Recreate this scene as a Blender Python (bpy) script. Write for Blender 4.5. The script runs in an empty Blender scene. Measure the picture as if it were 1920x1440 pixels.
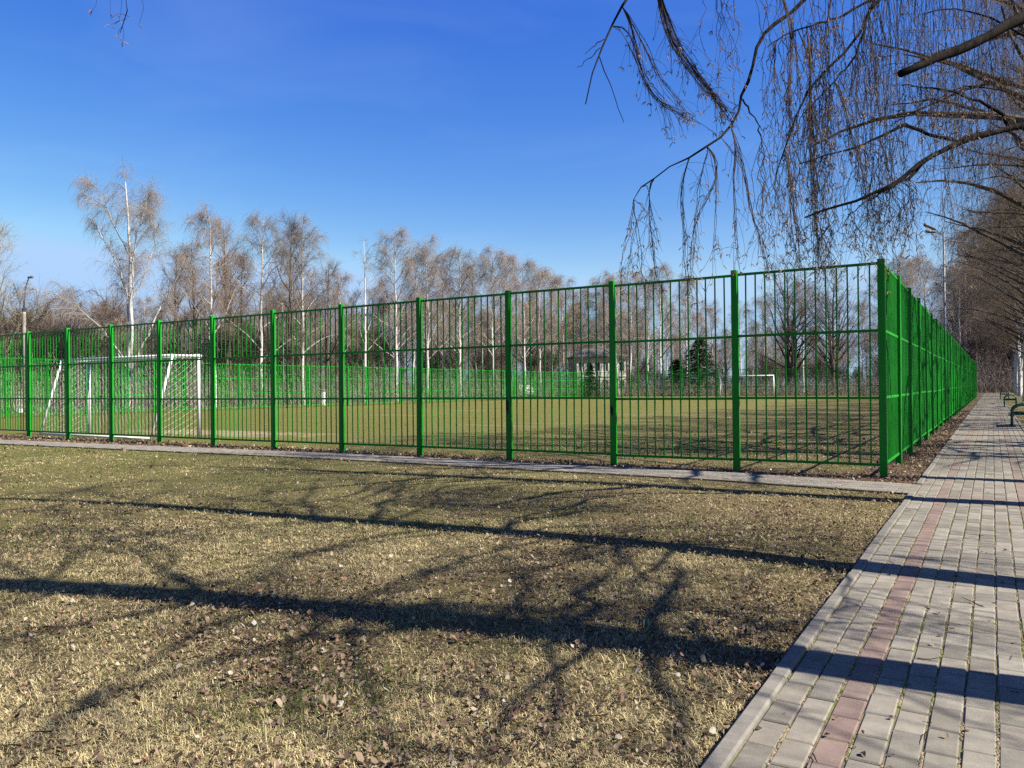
import bpy, math
import numpy as np
from mathutils import Matrix, Vector

R = math.radians
scene = bpy.context.scene
COL = scene.collection
rng = np.random.default_rng(7)

# ------------------------------------------------------------------ camera, sky, sun
FPX, CAM_H = 1468.85, 1.1641            # focal length in photo pixels, eye height
YAW, PITCH, ROLL = 0.5502, 0.0042, -0.0098
cam = bpy.data.cameras.new('camera')
cam_o = bpy.data.objects.new('camera', cam)
COL.objects.link(cam_o)
cam.sensor_width = 36.0
cam.lens = FPX / 1920 * 36.0
cam.clip_start, cam.clip_end = 0.05, 3000.0
cam_o.matrix_world = (Matrix.Translation((0, 0, CAM_H)) @ Matrix.Rotation(YAW, 4, 'Z')
                      @ Matrix.Rotation(math.pi / 2 + PITCH, 4, 'X') @ Matrix.Rotation(ROLL, 4, 'Z'))
scene.camera = cam_o

SUN_EL = R(44.5)
SUN_AZ = math.atan2(0.996, 0.09)        # clockwise from +y
sun_dir = Vector((math.sin(SUN_AZ) * math.cos(SUN_EL), math.cos(SUN_AZ) * math.cos(SUN_EL), math.sin(SUN_EL)))
sl = bpy.data.lights.new('sun', 'SUN')
sl.energy, sl.angle, sl.color = 5.0, R(0.53), (1.0, 0.95, 0.87)
so = bpy.data.objects.new('sun', sl)
so.rotation_euler = sun_dir.to_track_quat('Z', 'Y').to_euler()
COL.objects.link(so)

world = bpy.data.worlds.new('World')
scene.world = world
world.use_nodes = True
wn, wl = world.node_tree.nodes, world.node_tree.links
wn.clear()
out = wn.new('ShaderNodeOutputWorld')
bg = wn.new('ShaderNodeBackground')
sky = wn.new('ShaderNodeTexSky')
sky.sky_type = 'NISHITA'
sky.sun_disc = False
sky.sun_elevation, sky.sun_rotation = SUN_EL, SUN_AZ
sky.altitude, sky.air_density, sky.dust_density, sky.ozone_density = 150, 1.0, 0.2, 4.0
hs = wn.new('ShaderNodeHueSaturation')
hs.inputs['Saturation'].default_value = 1.17
hs.inputs['Value'].default_value = 1.0
# thin cirrus streaks
tc = wn.new('ShaderNodeTexCoord')
mp = wn.new('ShaderNodeMapping')
mp.inputs['Rotation'].default_value = (0.15, 0.25, 0.4)
mp.inputs['Scale'].default_value = (1.2, 2.6, 7.0)
nz = wn.new('ShaderNodeTexNoise')
nz.inputs['Scale'].default_value = 1.6
nz.inputs['Detail'].default_value = 5
nz.inputs['Distortion'].default_value = 0.6
cr = wn.new('ShaderNodeValToRGB')
cr.color_ramp.elements[0].position, cr.color_ramp.elements[1].position = 0.45, 0.85
cr.color_ramp.elements[0].color = (0, 0, 0, 1)
cr.color_ramp.elements[1].color = (0.055, 0.055, 0.055, 1)
mx = wn.new('ShaderNodeMixRGB')
mx.inputs['Color2'].default_value = (6.5, 7.6, 9.0, 1)
wl.new(tc.outputs['Generated'], mp.inputs['Vector'])
wl.new(mp.outputs['Vector'], nz.inputs['Vector'])
wl.new(nz.outputs['Fac'], cr.inputs['Fac'])
wl.new(sky.outputs['Color'], hs.inputs['Color'])
# deepen the zenith the way the camera recorded it
sp_, cb_ = wn.new('ShaderNodeSeparateColor'), wn.new('ShaderNodeCombineColor')
wl.new(hs.outputs['Color'], sp_.inputs['Color'])
for ch, piv, amp, pw, top_ in (('Red', 1.276, 1.08, 1.65, 2.6), ('Green', 2.838, 2.58, 1.36, 3.95), ('Blue', 5.286, 5.3, 0.5, 5.9)):
    d_ = wn.new('ShaderNodeMath'); d_.operation = 'DIVIDE'; d_.inputs[1].default_value = piv
    p_ = wn.new('ShaderNodeMath'); p_.operation = 'POWER'; p_.inputs[1].default_value = pw
    m_ = wn.new('ShaderNodeMath'); m_.operation = 'MULTIPLY'; m_.inputs[1].default_value = amp
    c_ = wn.new('ShaderNodeMath'); c_.operation = 'MINIMUM'; c_.inputs[1].default_value = top_
    wl.new(sp_.outputs[ch], d_.inputs[0])
    wl.new(d_.outputs[0], p_.inputs[0])
    wl.new(p_.outputs[0], m_.inputs[0])
    wl.new(m_.outputs[0], c_.inputs[0])
    wl.new(c_.outputs[0], cb_.inputs[ch])
wl.new(cb_.outputs['Color'], mx.inputs['Color1'])
wl.new(cr.outputs['Color'], mx.inputs['Fac'])
wl.new(mx.outputs['Color'], bg.inputs['Color'])
bg.inputs['Strength'].default_value = 0.057
wl.new(bg.outputs['Background'], out.inputs['Surface'])

scene.view_settings.view_transform = 'Standard'
scene.view_settings.look = 'None'
scene.view_settings.exposure = 1.55
scene.view_settings.gamma = 1.0
scene.cycles.use_denoising = False
scene.cycles.max_bounces = 6
scene.cycles.diffuse_bounces = 3

# ------------------------------------------------------------------ helpers
COT = 1.0 / math.tan(SUN_EL)
SHX, SHY = -math.sin(SUN_AZ) * COT, -math.cos(SUN_AZ) * COT    # shadow offset per metre of height


def ray(px, py):
    a, b = px - 960.0, py - 720.0
    c, s = math.cos(ROLL), math.sin(ROLL)
    xx, yy = (a * c + b * s) / FPX, (-a * s + b * c) / FPX
    return xx, math.tan(PITCH) - yy


def at(px, py, D):
    """point of the place seen at photo pixel (px, py), D metres in front of the camera"""
    X, Zs = ray(px, py)
    X *= D
    return np.array([X * math.cos(YAW) - D * math.sin(YAW), X * math.sin(YAW) + D * math.cos(YAW), CAM_H + Zs * D])


def on_ground(px, py):
    X, Zs = ray(px, py)
    return at(px, py, -CAM_H / Zs)


def project(p):
    X = p[..., 0] * math.cos(YAW) + p[..., 1] * math.sin(YAW)
    D = p[..., 1] * math.cos(YAW) - p[..., 0] * math.sin(YAW)
    return X, D


def nrm(a):
    return a / np.maximum(np.linalg.norm(a, axis=-1, keepdims=True), 1e-9)


def mesh(name, V, F, mats, smooth=False, midx=None, attrs=None):
    """V (n,3); F list of integer arrays, each (m,k)"""
    me = bpy.data.meshes.new(name)
    V = np.asarray(V, np.float32)
    me.vertices.add(len(V))
    me.vertices.foreach_set('co', V.ravel())
    F = [np.asarray(f, np.int32) for f in (F if isinstance(F, list) else [F]) if len(f)]
    nl = sum(f.size for f in F)
    npoly = sum(len(f) for f in F)
    me.loops.add(nl)
    me.loops.foreach_set('vertex_index', np.concatenate([f.ravel() for f in F]))
    me.polygons.add(npoly)
    tot = np.concatenate([np.full(len(f), f.shape[1], np.int32) for f in F])
    start = np.concatenate([[0], np.cumsum(tot)[:-1]]).astype(np.int32)
    me.polygons.foreach_set('loop_start', start)
    me.polygons.foreach_set('loop_total', tot)
    if midx is not None:
        me.polygons.foreach_set('material_index', np.asarray(midx, np.int32))
    me.polygons.foreach_set('use_smooth', np.full(npoly, smooth, bool))
    for m in (mats if isinstance(mats, (list, tuple)) else [mats]):
        me.materials.append(m)
    for k, a in (attrs or {}).items():
        a = np.asarray(a, np.float32)
        if a.ndim == 1:
            at_ = me.attributes.new(k, 'FLOAT', 'POINT')
            at_.data.foreach_set('value', a)
        else:
            at_ = me.attributes.new(k, 'FLOAT_COLOR', 'POINT')
            at_.data.foreach_set('color', a.ravel())
    me.update()
    me.validate()
    return me


def link(name, data, parent=None, loc=None, rot=None, scale=None):
    o = bpy.data.objects.new(name, data)
    COL.objects.link(o)
    if parent is not None:
        o.parent = parent
    if loc is not None:
        o.location = loc
    if rot is not None:
        o.rotation_euler = rot
    if scale is not None:
        o.scale = scale
    return o


def tag(o, label=None, cat=None, group=None, kind=None):
    for k, v in (('label', label), ('category', cat), ('group', group), ('kind', kind)):
        if v:
            o[k] = v
    return o


def thing(name, label, cat, loc=(0, 0, 0), rz=0.0, group=None):
    return tag(link(name, None, None, loc, (0, 0, rz)), label, cat, group)


def join(parts):
    """[(V, [F..]), ...] -> V, [F..]"""
    Vs, by, off = [], {}, 0
    for V, F in parts:
        V = np.asarray(V, float)
        for f in (F if isinstance(F, list) else [F]):
            f = np.asarray(f)
            by.setdefault(f.shape[1], []).append(f + off)
        Vs.append(V)
        off += len(V)
    return np.concatenate(Vs), [np.concatenate(v) for v in by.values()]


def tubes(P, Rad, sides=3, cap=False):
    """P (M,n,3) centre lines, Rad (M,n)"""
    P = np.asarray(P, float)
    M, n, _ = P.shape
    Rad = np.broadcast_to(np.asarray(Rad, float), (M, n))
    T = nrm(np.gradient(P, axis=1))
    ref = np.eye(3)[np.argmin(np.abs(T.mean(1)), axis=1)][:, None, :]
    N1 = nrm(np.cross(T, ref))
    N2 = np.cross(T, N1)
    a = np.arange(sides) * 2 * math.pi / sides
    V = P[:, :, None, :] + Rad[:, :, None, None] * (np.cos(a)[:, None] * N1[:, :, None, :] + np.sin(a)[:, None] * N2[:, :, None, :])
    idx = np.arange(M * n * sides).reshape(M, n, sides)
    A, B = idx[:, :-1], idx[:, 1:]
    F = np.stack([A, np.roll(A, -1, 2), np.roll(B, -1, 2), B], -1).reshape(-1, 4)
    Fs = [F]
    if cap:
        Fs.append(idx[:, 0][:, ::-1])
        Fs.append(idx[:, -1])
    return V.reshape(-1, 3), Fs


def resample(poly, n):
    poly = np.asarray(poly, float)
    d = np.concatenate([[0], np.cumsum(np.linalg.norm(np.diff(poly, axis=0), axis=1))])
    t = np.linspace(0, d[-1], n)
    return np.stack([np.interp(t, d, poly[:, k]) for k in range(poly.shape[1])], 1)


def smooth_line(poly, n):
    """rounded polyline through poly with n points"""
    p = resample(poly, n)
    for _ in range(2):
        q = p.copy()
        q[1:-1] = 0.25 * p[:-2] + 0.5 * p[1:-1] + 0.25 * p[2:]
        p = q
    return p


def grow(S, Dr, L, n, wander, grav, r=rng, lift=0.0):
    """bundle of branches: start S (M,3), direction Dr, length L (M,) -> (M,n,3)"""
    M = len(S)
    P = np.zeros((M, n, 3))
    P[:, 0] = S
    d = nrm(np.asarray(Dr, float))
    g = np.broadcast_to(np.asarray(grav, float), (M,))
    for i in range(1, n):
        d = d + wander * r.normal(size=(M, 3))
        d[:, 2] += lift / (n - 1) - g * (i / (n - 1)) ** 0.7
        d = nrm(d)
        P[:, i] = P[:, i - 1] + d * (np.asarray(L) / (n - 1))[:, None]
    return P


def box(cx, cy, cz, sx, sy, sz):
    x, y, z = sx / 2, sy / 2, sz / 2
    V = np.array([[-x, -y, -z], [x, -y, -z], [x, y, -z], [-x, y, -z], [-x, -y, z], [x, -y, z], [x, y, z], [-x, y, z]]) + [cx, cy, cz]
    F = np.array([[0, 3, 2, 1], [4, 5, 6, 7], [0, 1, 5, 4], [1, 2, 6, 5], [2, 3, 7, 6], [3, 0, 4, 7]])
    return V, [F]


def bevel_prism(sx, sy, z0, z1, b, top=True):
    """upright square tube with chamfered edges, 8-sided"""
    x, y = sx / 2, sy / 2
    ring = np.array([[x - b, -y], [x, -y + b], [x, y - b], [x - b, y], [-x + b, y], [-x, y - b], [-x, -y + b], [-x + b, -y]])
    k = 1 - b / max(x, y)
    V = np.concatenate([np.c_[ring, np.full(8, z0)], np.c_[ring, np.full(8, z1 - b)], np.c_[ring * k, np.full(8, z1)]])
    i = np.arange(8)
    j = (i + 1) % 8
    F = np.concatenate([np.stack([i + o, j + o, j + o + 8, i + o + 8], 1) for o in (0, 8)])
    return V, [F, np.array([np.arange(16, 24)])]


def paver_shape(lx, ly, h, b):
    """brick lying flat with its top at z=0 and a chamfered top edge"""
    def ring(a, c, z):
        return [[-a, -c, z], [a, -c, z], [a, c, z], [-a, c, z]]
    V = np.array(ring(lx / 2, ly / 2, -h) + ring(lx / 2, ly / 2, -b) + ring(lx / 2 - b, ly / 2 - b, 0))
    F = []
    for o in (0, 4):
        for i in range(4):
            j = (i + 1) % 4
            F.append([o + i, o + j, o + j + 4, o + i + 4])
    F.append([8, 9, 10, 11])
    return V, np.array(F)


def vnoise(x, y, scale, seed):
    """smooth value noise 0..1"""
    g = np.random.default_rng(seed).random((64, 64))
    X, Y = x / scale, y / scale
    ix, iy = np.floor(X).astype(int), np.floor(Y).astype(int)
    fx, fy = X - ix, Y - iy
    fx, fy = fx * fx * (3 - 2 * fx), fy * fy * (3 - 2 * fy)
    G = lambda a, b: g[a % 64, b % 64]
    return (G(ix, iy) * (1 - fx) + G(ix + 1, iy) * fx) * (1 - fy) + (G(ix, iy + 1) * (1 - fx) + G(ix + 1, iy + 1) * fx) * fy


# ------------------------------------------------------------------ materials
class NT:
    def __init__(self, name, rough=0.8, spec=0.3):
        self.m = bpy.data.materials.new(name)
        self.m.use_nodes = True
        self.n, self.l = self.m.node_tree.nodes, self.m.node_tree.links
        self.b = self.n['Principled BSDF']
        self.b.inputs['Roughness'].default_value = rough
        self.b.inputs['Specular IOR Level'].default_value = spec

    def node(self, t, **kw):
        nd = self.n.new(t)
        for k, v in kw.items():
            if k in nd.inputs:
                nd.inputs[k].default_value = v
            else:
                setattr(nd, k, v)
        return nd

    def coord(self, scale=(1, 1, 1), which='Object'):
        t, m = self.node('ShaderNodeTexCoord'), self.node('ShaderNodeMapping')
        m.inputs['Scale'].default_value = scale
        self.l.new(t.outputs[which], m.inputs['Vector'])
        return m.outputs['Vector']

    def noise(self, vec, scale, detail=4, rough=0.6, dist=0.0):
        nd = self.node('ShaderNodeTexNoise')
        nd.inputs['Scale'].default_value, nd.inputs['Detail'].default_value = scale, detail
        nd.inputs['Roughness'].default_value, nd.inputs['Distortion'].default_value = rough, dist
        if vec is not None:
            self.l.new(vec, nd.inputs['Vector'])
        return nd.outputs['Fac']

    def ramp(self, fac, stops):
        nd = self.node('ShaderNodeValToRGB')
        e = nd.color_ramp.elements
        while len(e) < len(stops):
            e.new(0.5)
        for el, (p, c) in zip(e, stops):
            el.position = p
            el.color = tuple(c) + (1,) if len(c) == 3 else c
        self.l.new(fac, nd.inputs['Fac'])
        return nd.outputs['Color']

    def mix(self, fac, a, b, mode='MIX'):
        nd = self.node('ShaderNodeMixRGB', blend_type=mode)
        for s, v in (('Fac', fac), ('Color1', a), ('Color2', b)):
            if isinstance(v, (int, float)):
                nd.inputs[s].default_value = v
            elif isinstance(v, tuple):
                nd.inputs[s].default_value = v + (1,)
            else:
                self.l.new(v, nd.inputs[s])
        return nd.outputs['Color']

    def math(self, op, a, b=None, clamp=False):
        nd = self.node('ShaderNodeMath', operation=op)
        nd.use_clamp = clamp
        for i, v in enumerate((a, b)):
            if v is None:
                continue
            if isinstance(v, (int, float)):
                nd.inputs[i].default_value = v
            else:
                self.l.new(v, nd.inputs[i])
        return nd.outputs[0]

    def color(self, c):
        if isinstance(c, tuple):
            self.b.inputs['Base Color'].default_value = c + (1,)
        else:
            self.l.new(c, self.b.inputs['Base Color'])
        return self

    def bump(self, h, strength=0.4, dist=0.01):
        nd = self.node('ShaderNodeBump')
        nd.inputs['Strength'].default_value, nd.inputs['Distance'].default_value = strength, dist
        self.l.new(h, nd.inputs['Height'])
        self.l.new(nd.outputs['Normal'], self.b.inputs['Normal'])
        return self


def attr_color(nt, name):
    a = nt.node('ShaderNodeAttribute')
    a.attribute_name = name
    return a.outputs['Color'], a.outputs['Fac']


M = {}
# green fence paint
t = NT('green_paint', 0.5, 0.18)
v = t.coord()
n1 = t.noise(v, 3.0, 5)
c = t.ramp(n1, [(0.3, (0.004, 0.150, 0.008)), (0.7, (0.007, 0.205, 0.011))])
oi = t.node('ShaderNodeObjectInfo')
c = t.mix(1.0, c, t.ramp(oi.outputs['Random'], [(0.0, (0.78, 0.80, 0.78)), (0.5, (1.0, 1.0, 1.0)), (1.0, (1.15, 1.08, 1.10))]), 'MULTIPLY')
c = t.mix(t.ramp(t.noise(v, 1.7, 5, 0.7), [(0.52, (0, 0, 0)), (0.75, (0.45, 0.45, 0.45))]), c, (0.012, 0.185, 0.018))
n2 = t.noise(v, 60.0, 4, 0.7)
M['green'] = t.color(t.mix(t.ramp(n2, [(0.72, (0, 0, 0)), (0.80, (0.6, 0.6, 0.6))]), c, (0.02, 0.09, 0.012))).bump(n2, 0.08, 0.002).m
t = NT('rust_stain', 0.9)
M['rust'] = t.color(t.ramp(t.noise(t.coord(), 40, 4), [(0.35, (0.008, 0.008, 0.009)), (0.7, (0.03, 0.02, 0.016))])).m
# white goal paint, net cord
t = NT('white_paint', 0.4, 0.4)
n1 = t.noise(t.coord(), 9, 5)
M['white'] = t.color(t.ramp(n1, [(0.3, (0.4100, 0.4018, 0.3854)), (0.6, (0.5084, 0.5084, 0.5002))])).m
t = NT('net_cord', 0.9)
M['net'] = t.color((0.3690, 0.3690, 0.3444)).m


def paver_mat(name, dark, light, tint, obj_random):
    t = NT(name, 0.88, 0.2)
    v = t.coord()
    if obj_random:
        oi = t.node('ShaderNodeObjectInfo')
        rnd = oi.outputs['Random']
        vv = t.node('ShaderNodeVectorMath', operation='ADD')
        sc = t.node('ShaderNodeVectorMath', operation='SCALE')
        t.l.new(oi.outputs['Location'], sc.inputs[0])
        sc.inputs['Scale'].default_value = 1.0
        t.l.new(v, vv.inputs[0])
        t.l.new(sc.outputs[0], vv.inputs[1])
        v = vv.outputs[0]
    else:
        rnd = attr_color(t, 'rnd')[1]
    base = t.ramp(rnd, [(0.0, dark), (0.55, light), (1.0, tint)])
    cloud = t.noise(v, 9.0, 5, 0.65)
    grit = t.noise(v, 260.0, 3, 0.7)
    stain = t.noise(v, 2.2, 4, 0.6)
    c = t.mix(0.65, base, t.ramp(cloud, [(0.3, (0.55, 0.55, 0.55)), (0.7, (1.12, 1.1, 1.06))]), 'MULTIPLY')
    c = t.mix(0.55, c, t.ramp(grit, [(0.3, (0.6, 0.6, 0.6)), (0.65, (1.2, 1.2, 1.2))]), 'MULTIPLY')
    c = t.mix(t.ramp(stain, [(0.55, (0, 0, 0)), (0.8, (0.4, 0.4, 0.4))]), c, (0.115, 0.095, 0.070))
    return t.color(c).bump(grit, 0.35, 0.002).m


GREY = ((0.118, 0.106, 0.086), (0.195, 0.177, 0.143), (0.160, 0.140, 0.112))
RED = ((0.130, 0.092, 0.077), (0.165, 0.117, 0.097), (0.150, 0.114, 0.095))
SAND = ((0.140, 0.127, 0.102), (0.190, 0.172, 0.140), (0.168, 0.150, 0.121))
M['paver'] = paver_mat('grey_concrete', *GREY, True)
M['paver_red'] = paver_mat('red_concrete', *RED, True)
M['paver_far'] = paver_mat('grey_concrete_laid', *GREY, False)
M['paver_red_far'] = paver_mat('red_concrete_laid', (0.135, 0.103, 0.085), (0.175, 0.137, 0.112), (0.160, 0.128, 0.104), False)
M['paver_sand'] = paver_mat('dusty_concrete', *SAND, True)
M['paver_sand_far'] = paver_mat('dusty_concrete_laid', *SAND, False)
M['kerb'] = paver_mat('kerb_concrete', (0.128, 0.118, 0.100), (0.172, 0.158, 0.133), (0.150, 0.136, 0.112), True)
# joint bed: sand, soil and moss
t = NT('joint_soil', 1.0, 0.1)
v = t.coord()
c = t.ramp(t.noise(v, 30, 5, 0.7), [(0.3, (0.05, 0.038, 0.026)), (0.6, (0.14, 0.11, 0.075)), (0.8, (0.22, 0.18, 0.12))])
moss = t.ramp(t.noise(v, 5.5, 5, 0.65), [(0.50, (0, 0, 0)), (0.6, (1, 1, 1))])
M['joint'] = t.color(t.mix(moss, c, (0.10, 0.115, 0.025))).bump(t.noise(v, 120, 3), 0.6, 0.006).m
t = NT('moss', 1.0, 0.1)
c, _ = attr_color(t, 'tint')
M['tint'] = t.color(c).m
t = NT('dry_grass', 0.75, 0.25)
c, _ = attr_color(t, 'tint')
t.color(c)
tr = t.node('ShaderNodeBsdfTranslucent')
t.l.new(c, tr.inputs['Color'])
ms = t.node('ShaderNodeMixShader')
ms.inputs['Fac'].default_value = 0.25
t.l.new(t.b.outputs[0], ms.inputs[1])
t.l.new(tr.outputs[0], ms.inputs[2])
t.l.new(ms.outputs[0], t.n['Material Output'].inputs['Surface'])
M['grass'] = t.m
# ground: thatch, soil, green and worn patches (world metres)
t = NT('lawn_soil', 1.0, 0.1)
v = t.coord()
sep = t.node('ShaderNodeSeparateXYZ')
t.l.new(v, sep.inputs[0])
X, Y = sep.outputs['X'], sep.outputs['Y']
fine = t.noise(v, 55, 6, 0.75)
mid = t.noise(v, 1.3, 5, 0.62, 0.3)
big = t.noise(v, 0.16, 4, 0.55)
straw = t.ramp(fine, [(0.34, (0.0156, 0.0117, 0.0062)), (0.5, (0.0936, 0.0741, 0.0328)), (0.70, (0.2808, 0.2301, 0.1131))])
green = t.ramp(fine, [(0.30, (0.0203, 0.0226, 0.0055)), (0.5, (0.0858, 0.0858, 0.0203)), (0.72, (0.1677, 0.1560, 0.0437))])
# greener towards the middle and left of the field
gx = t.math('MULTIPLY', t.math('SUBTRACT', -3.0, X), 0.07, True)
gm = t.math('ADD', t.math('MULTIPLY', gx, 0.75), t.math('MULTIPLY', t.math('SUBTRACT', mid, 0.45), 1.3))
gm = t.math('ADD', gm, t.math('MULTIPLY', t.math('GREATER_THAN', Y, 11.2), 0.16))
gm = t.math('ADD', gm, t.math('MULTIPLY', t.math('SUBTRACT', big, 0.5), 0.8), True)
c = t.mix(gm, straw, green)
# worn sandy soil at the goal mouth and along a trodden line
dx = t.math('MULTIPLY', t.math('ADD', X, 18.6), 0.16)
dy = t.math('MULTIPLY', t.math('SUBTRACT', Y, 14.4), 0.62)
rr = t.math('SQRT', t.math('ADD', t.math('MULTIPLY', dx, dx), t.math('MULTIPLY', dy, dy)))
worn = t.math('ADD', t.math('SUBTRACT', 1.05, rr), t.math('MULTIPLY', t.math('SUBTRACT', mid, 0.5), 1.5))
wm = t.ramp(worn, [(0.35, (0, 0, 0)), (0.62, (0.85, 0.85, 0.85))])
stripe = t.noise(t.coord((0.10, 0.9, 1)), 1.0, 4, 0.6)
field_only = t.math('GREATER_THAN', Y, 11.6)
sm = t.math('MULTIPLY', t.math('MULTIPLY', t.math('SUBTRACT', stripe, 0.60), 7.0, True), field_only)
wm = t.mix(1.0, wm, t.math('MULTIPLY', sm, 0.6), 'ADD')
c = t.mix(wm, c, t.ramp(fine, [(0.3, (0.1560, 0.1170, 0.0663)), (0.7, (0.2730, 0.2106, 0.1287))]))
litter = t.ramp(t.noise(v, 2.6, 5, 0.7), [(0.56, (0, 0, 0)), (0.70, (0.75, 0.75, 0.75))])
lx = t.math('MULTIPLY', t.math('ADD', X, 9.0), 0.14, True)
def band(v_, lo, hi):
    return t.math('MULTIPLY', t.math('GREATER_THAN', v_, lo), t.math('LESS_THAN', v_, hi))


mould = t.math('MAXIMUM', t.math('MULTIPLY', band(Y, 9.6, 11.2), t.math('LESS_THAN', X, -0.6)), t.math('MULTIPLY', band(X, -1.55, -0.6), t.math('GREATER_THAN', Y, 9.6)))
mould = t.math('MULTIPLY', mould, t.ramp(t.noise(v, 3.5, 5, 0.7), [(0.30, (0.35, 0.35, 0.35)), (0.55, (1, 1, 1))]))
c = t.mix(t.math('MAXIMUM', t.mix(1.0, litter, lx, 'MULTIPLY'), mould), c, t.ramp(fine, [(0.3, (0.0273, 0.0187, 0.0125)), (0.7, (0.1560, 0.1053, 0.0663))]))
M['ground'] = t.color(c).bump(fine, 0.9, 0.03).m


def bark_birch(name, white, dark, amount):
    t = NT(name, 0.75, 0.25)
    v = t.coord((1, 1, 3.2))
    lent = t.noise(v, 7.0, 5, 0.7, 0.4)
    blotch = t.noise(t.coord((1, 1, 0.7)), 2.4, 4, 0.65)
    c = t.ramp(t.noise(t.coord(), 14, 4), [(0.3, tuple(x * 0.72 for x in white)), (0.65, white)])
    c = t.mix(t.ramp(lent, [(amount, (0, 0, 0)), (amount + 0.06, (1, 1, 1))]), c, dark)
    c = t.mix(t.ramp(blotch, [(0.62, (0, 0, 0)), (0.70, (1, 1, 1))]), c, dark)
    return t.color(c).bump(lent, 0.5, 0.02).m


M['birch'] = bark_birch('birch_bark', (0.4592, 0.4346, 0.3977), (0.0246, 0.0213, 0.0197), 0.585)
M['birch_alley'] = bark_birch('old_birch_bark', (0.52, 0.50, 0.46), (0.025, 0.021, 0.019), 0.525)


def plain_bark(name, a, b, scale=18):
    t = NT(name, 0.9, 0.04)
    n_ = t.noise(t.coord((1, 1, 0.35)), scale, 5, 0.7)
    return t.color(t.ramp(n_, [(0.32, a), (0.68, b)])).bump(n_, 0.6, 0.01).m


M['birch_limb'] = plain_bark('birch_limb_bark', (0.15, 0.135, 0.12), (0.36, 0.335, 0.30), 8)
M['dark_bark'] = plain_bark('dark_bark', (0.03, 0.024, 0.02), (0.11, 0.088, 0.07))
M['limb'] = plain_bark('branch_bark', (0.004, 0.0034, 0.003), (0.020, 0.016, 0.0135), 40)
M['limb_brown'] = plain_bark('limb_bark', (0.020, 0.016, 0.013), (0.115, 0.092, 0.072), 30)
M['grey_bark'] = plain_bark('pale_bark', (0.13, 0.12, 0.09), (0.30, 0.28, 0.21))


def twig_mat(name, a, b):
    t = NT(name, 0.8, 0.08)
    oi = t.node('ShaderNodeObjectInfo')
    v = t.coord()
    n_ = t.noise(v, 0.9, 3)
    return t.color(t.mix(0.5, t.ramp(n_, [(0.35, a), (0.65, b)]), t.ramp(oi.outputs['Random'], [(0, a), (1, b)]))).m


M['twig'] = twig_mat('birch_twig', (0.150, 0.123, 0.102), (0.230, 0.190, 0.158))
M['twig_alley'] = twig_mat('alley_twig', (0.105, 0.076, 0.053), (0.19, 0.142, 0.098))
M['twig_red'] = twig_mat('catkin_twig', (0.160, 0.118, 0.088), (0.235, 0.178, 0.138))
M['twig_dark'] = twig_mat('dark_twig', (0.085, 0.066, 0.054), (0.145, 0.114, 0.092))
M['twig_pale'] = twig_mat('pale_twig', (0.24, 0.21, 0.13), (0.33, 0.28, 0.17))
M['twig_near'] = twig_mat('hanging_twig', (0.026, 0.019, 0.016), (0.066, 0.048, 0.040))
t = NT('catkin', 0.8)
M['catkin'] = t.color(t.ramp(t.noise(t.coord(), 25, 3), [(0.35, (0.075, 0.045, 0.026)), (0.65, (0.24, 0.165, 0.095))])).m
t = NT('spruce_needle', 0.7)
M['needle'] = t.color(t.ramp(t.noise(t.coord(), 2.5, 4), [(0.35, (0.012, 0.022, 0.010)), (0.65, (0.035, 0.055, 0.020))])).m
t = NT('bench_paint', 0.4, 0.5)
M['bench'] = t.color(t.ramp(t.noise(t.coord(), 12, 4), [(0.3, (0.006, 0.045, 0.028)), (0.7, (0.012, 0.075, 0.045))])).m
t = NT('slat_wood', 0.6, 0.3)
M['slat'] = t.color(t.ramp(t.noise(t.coord((20, 1, 20)), 3, 4), [(0.3, (0.010, 0.04, 0.028)), (0.7, (0.02, 0.07, 0.048))])).m
t = NT('galvanised_steel', 0.5, 0.4)
M['steel'] = t.color(t.ramp(t.noise(t.coord(), 6, 4), [(0.3, (0.12, 0.12, 0.12)), (0.7, (0.20, 0.20, 0.20))])).m
t = NT('pole_concrete', 0.9)
M['concrete'] = t.color(t.ramp(t.noise(t.coord(), 8, 5), [(0.3, (0.17, 0.145, 0.12)), (0.7, (0.30, 0.26, 0.21))])).m
t = NT('dark_metal', 0.5, 0.4)
M['dark_metal'] = t.color((0.03, 0.03, 0.035)).m
t = NT('lamp_glass', 0.2, 0.5)
M['lamp_glass'] = t.color((0.5, 0.5, 0.48)).m
t = NT('whitewash', 0.9)
M['whitewash'] = t.color(t.ramp(t.noise(t.coord(), 10, 4), [(0.3, (0.4100, 0.4018, 0.3854)), (0.6, (0.6068, 0.5986, 0.5822))])).m
t = NT('render_cream', 0.9)
M['cream'] = t.color(t.ramp(t.noise(t.coord(), 0.8, 5), [(0.3, (0.46, 0.41, 0.33)), (0.7, (0.56, 0.51, 0.42))])).m
t = NT('plinth', 0.9)
M['plinth'] = t.color((0.30, 0.22, 0.18)).m
t = NT('roof_sheet', 0.7)
M['roof'] = t.color(t.ramp(t.noise(t.coord(), 1.5, 4), [(0.3, (0.055, 0.045, 0.045)), (0.7, (0.09, 0.075, 0.07))])).m
t = NT('window_glass', 0.08, 0.6)
M['glass'] = t.color((0.03, 0.035, 0.045)).m
t = NT('car_paint_white', 0.25, 0.5)
M['car_white'] = t.color((0.70, 0.71, 0.72)).m
t = NT('car_paint_blue', 0.25, 0.5)
M['car_blue'] = t.color((0.10, 0.20, 0.28)).m
t = NT('car_paint_beige', 0.25, 0.5)
M['car_beige'] = t.color((0.55, 0.50, 0.38)).m
t = NT('tyre_rubber', 0.9)
M['tyre'] = t.color((0.012, 0.012, 0.012)).m
t = NT('shed_boards', 0.85)
M['shed'] = t.color((0.018, 0.018, 0.024)).m

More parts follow.
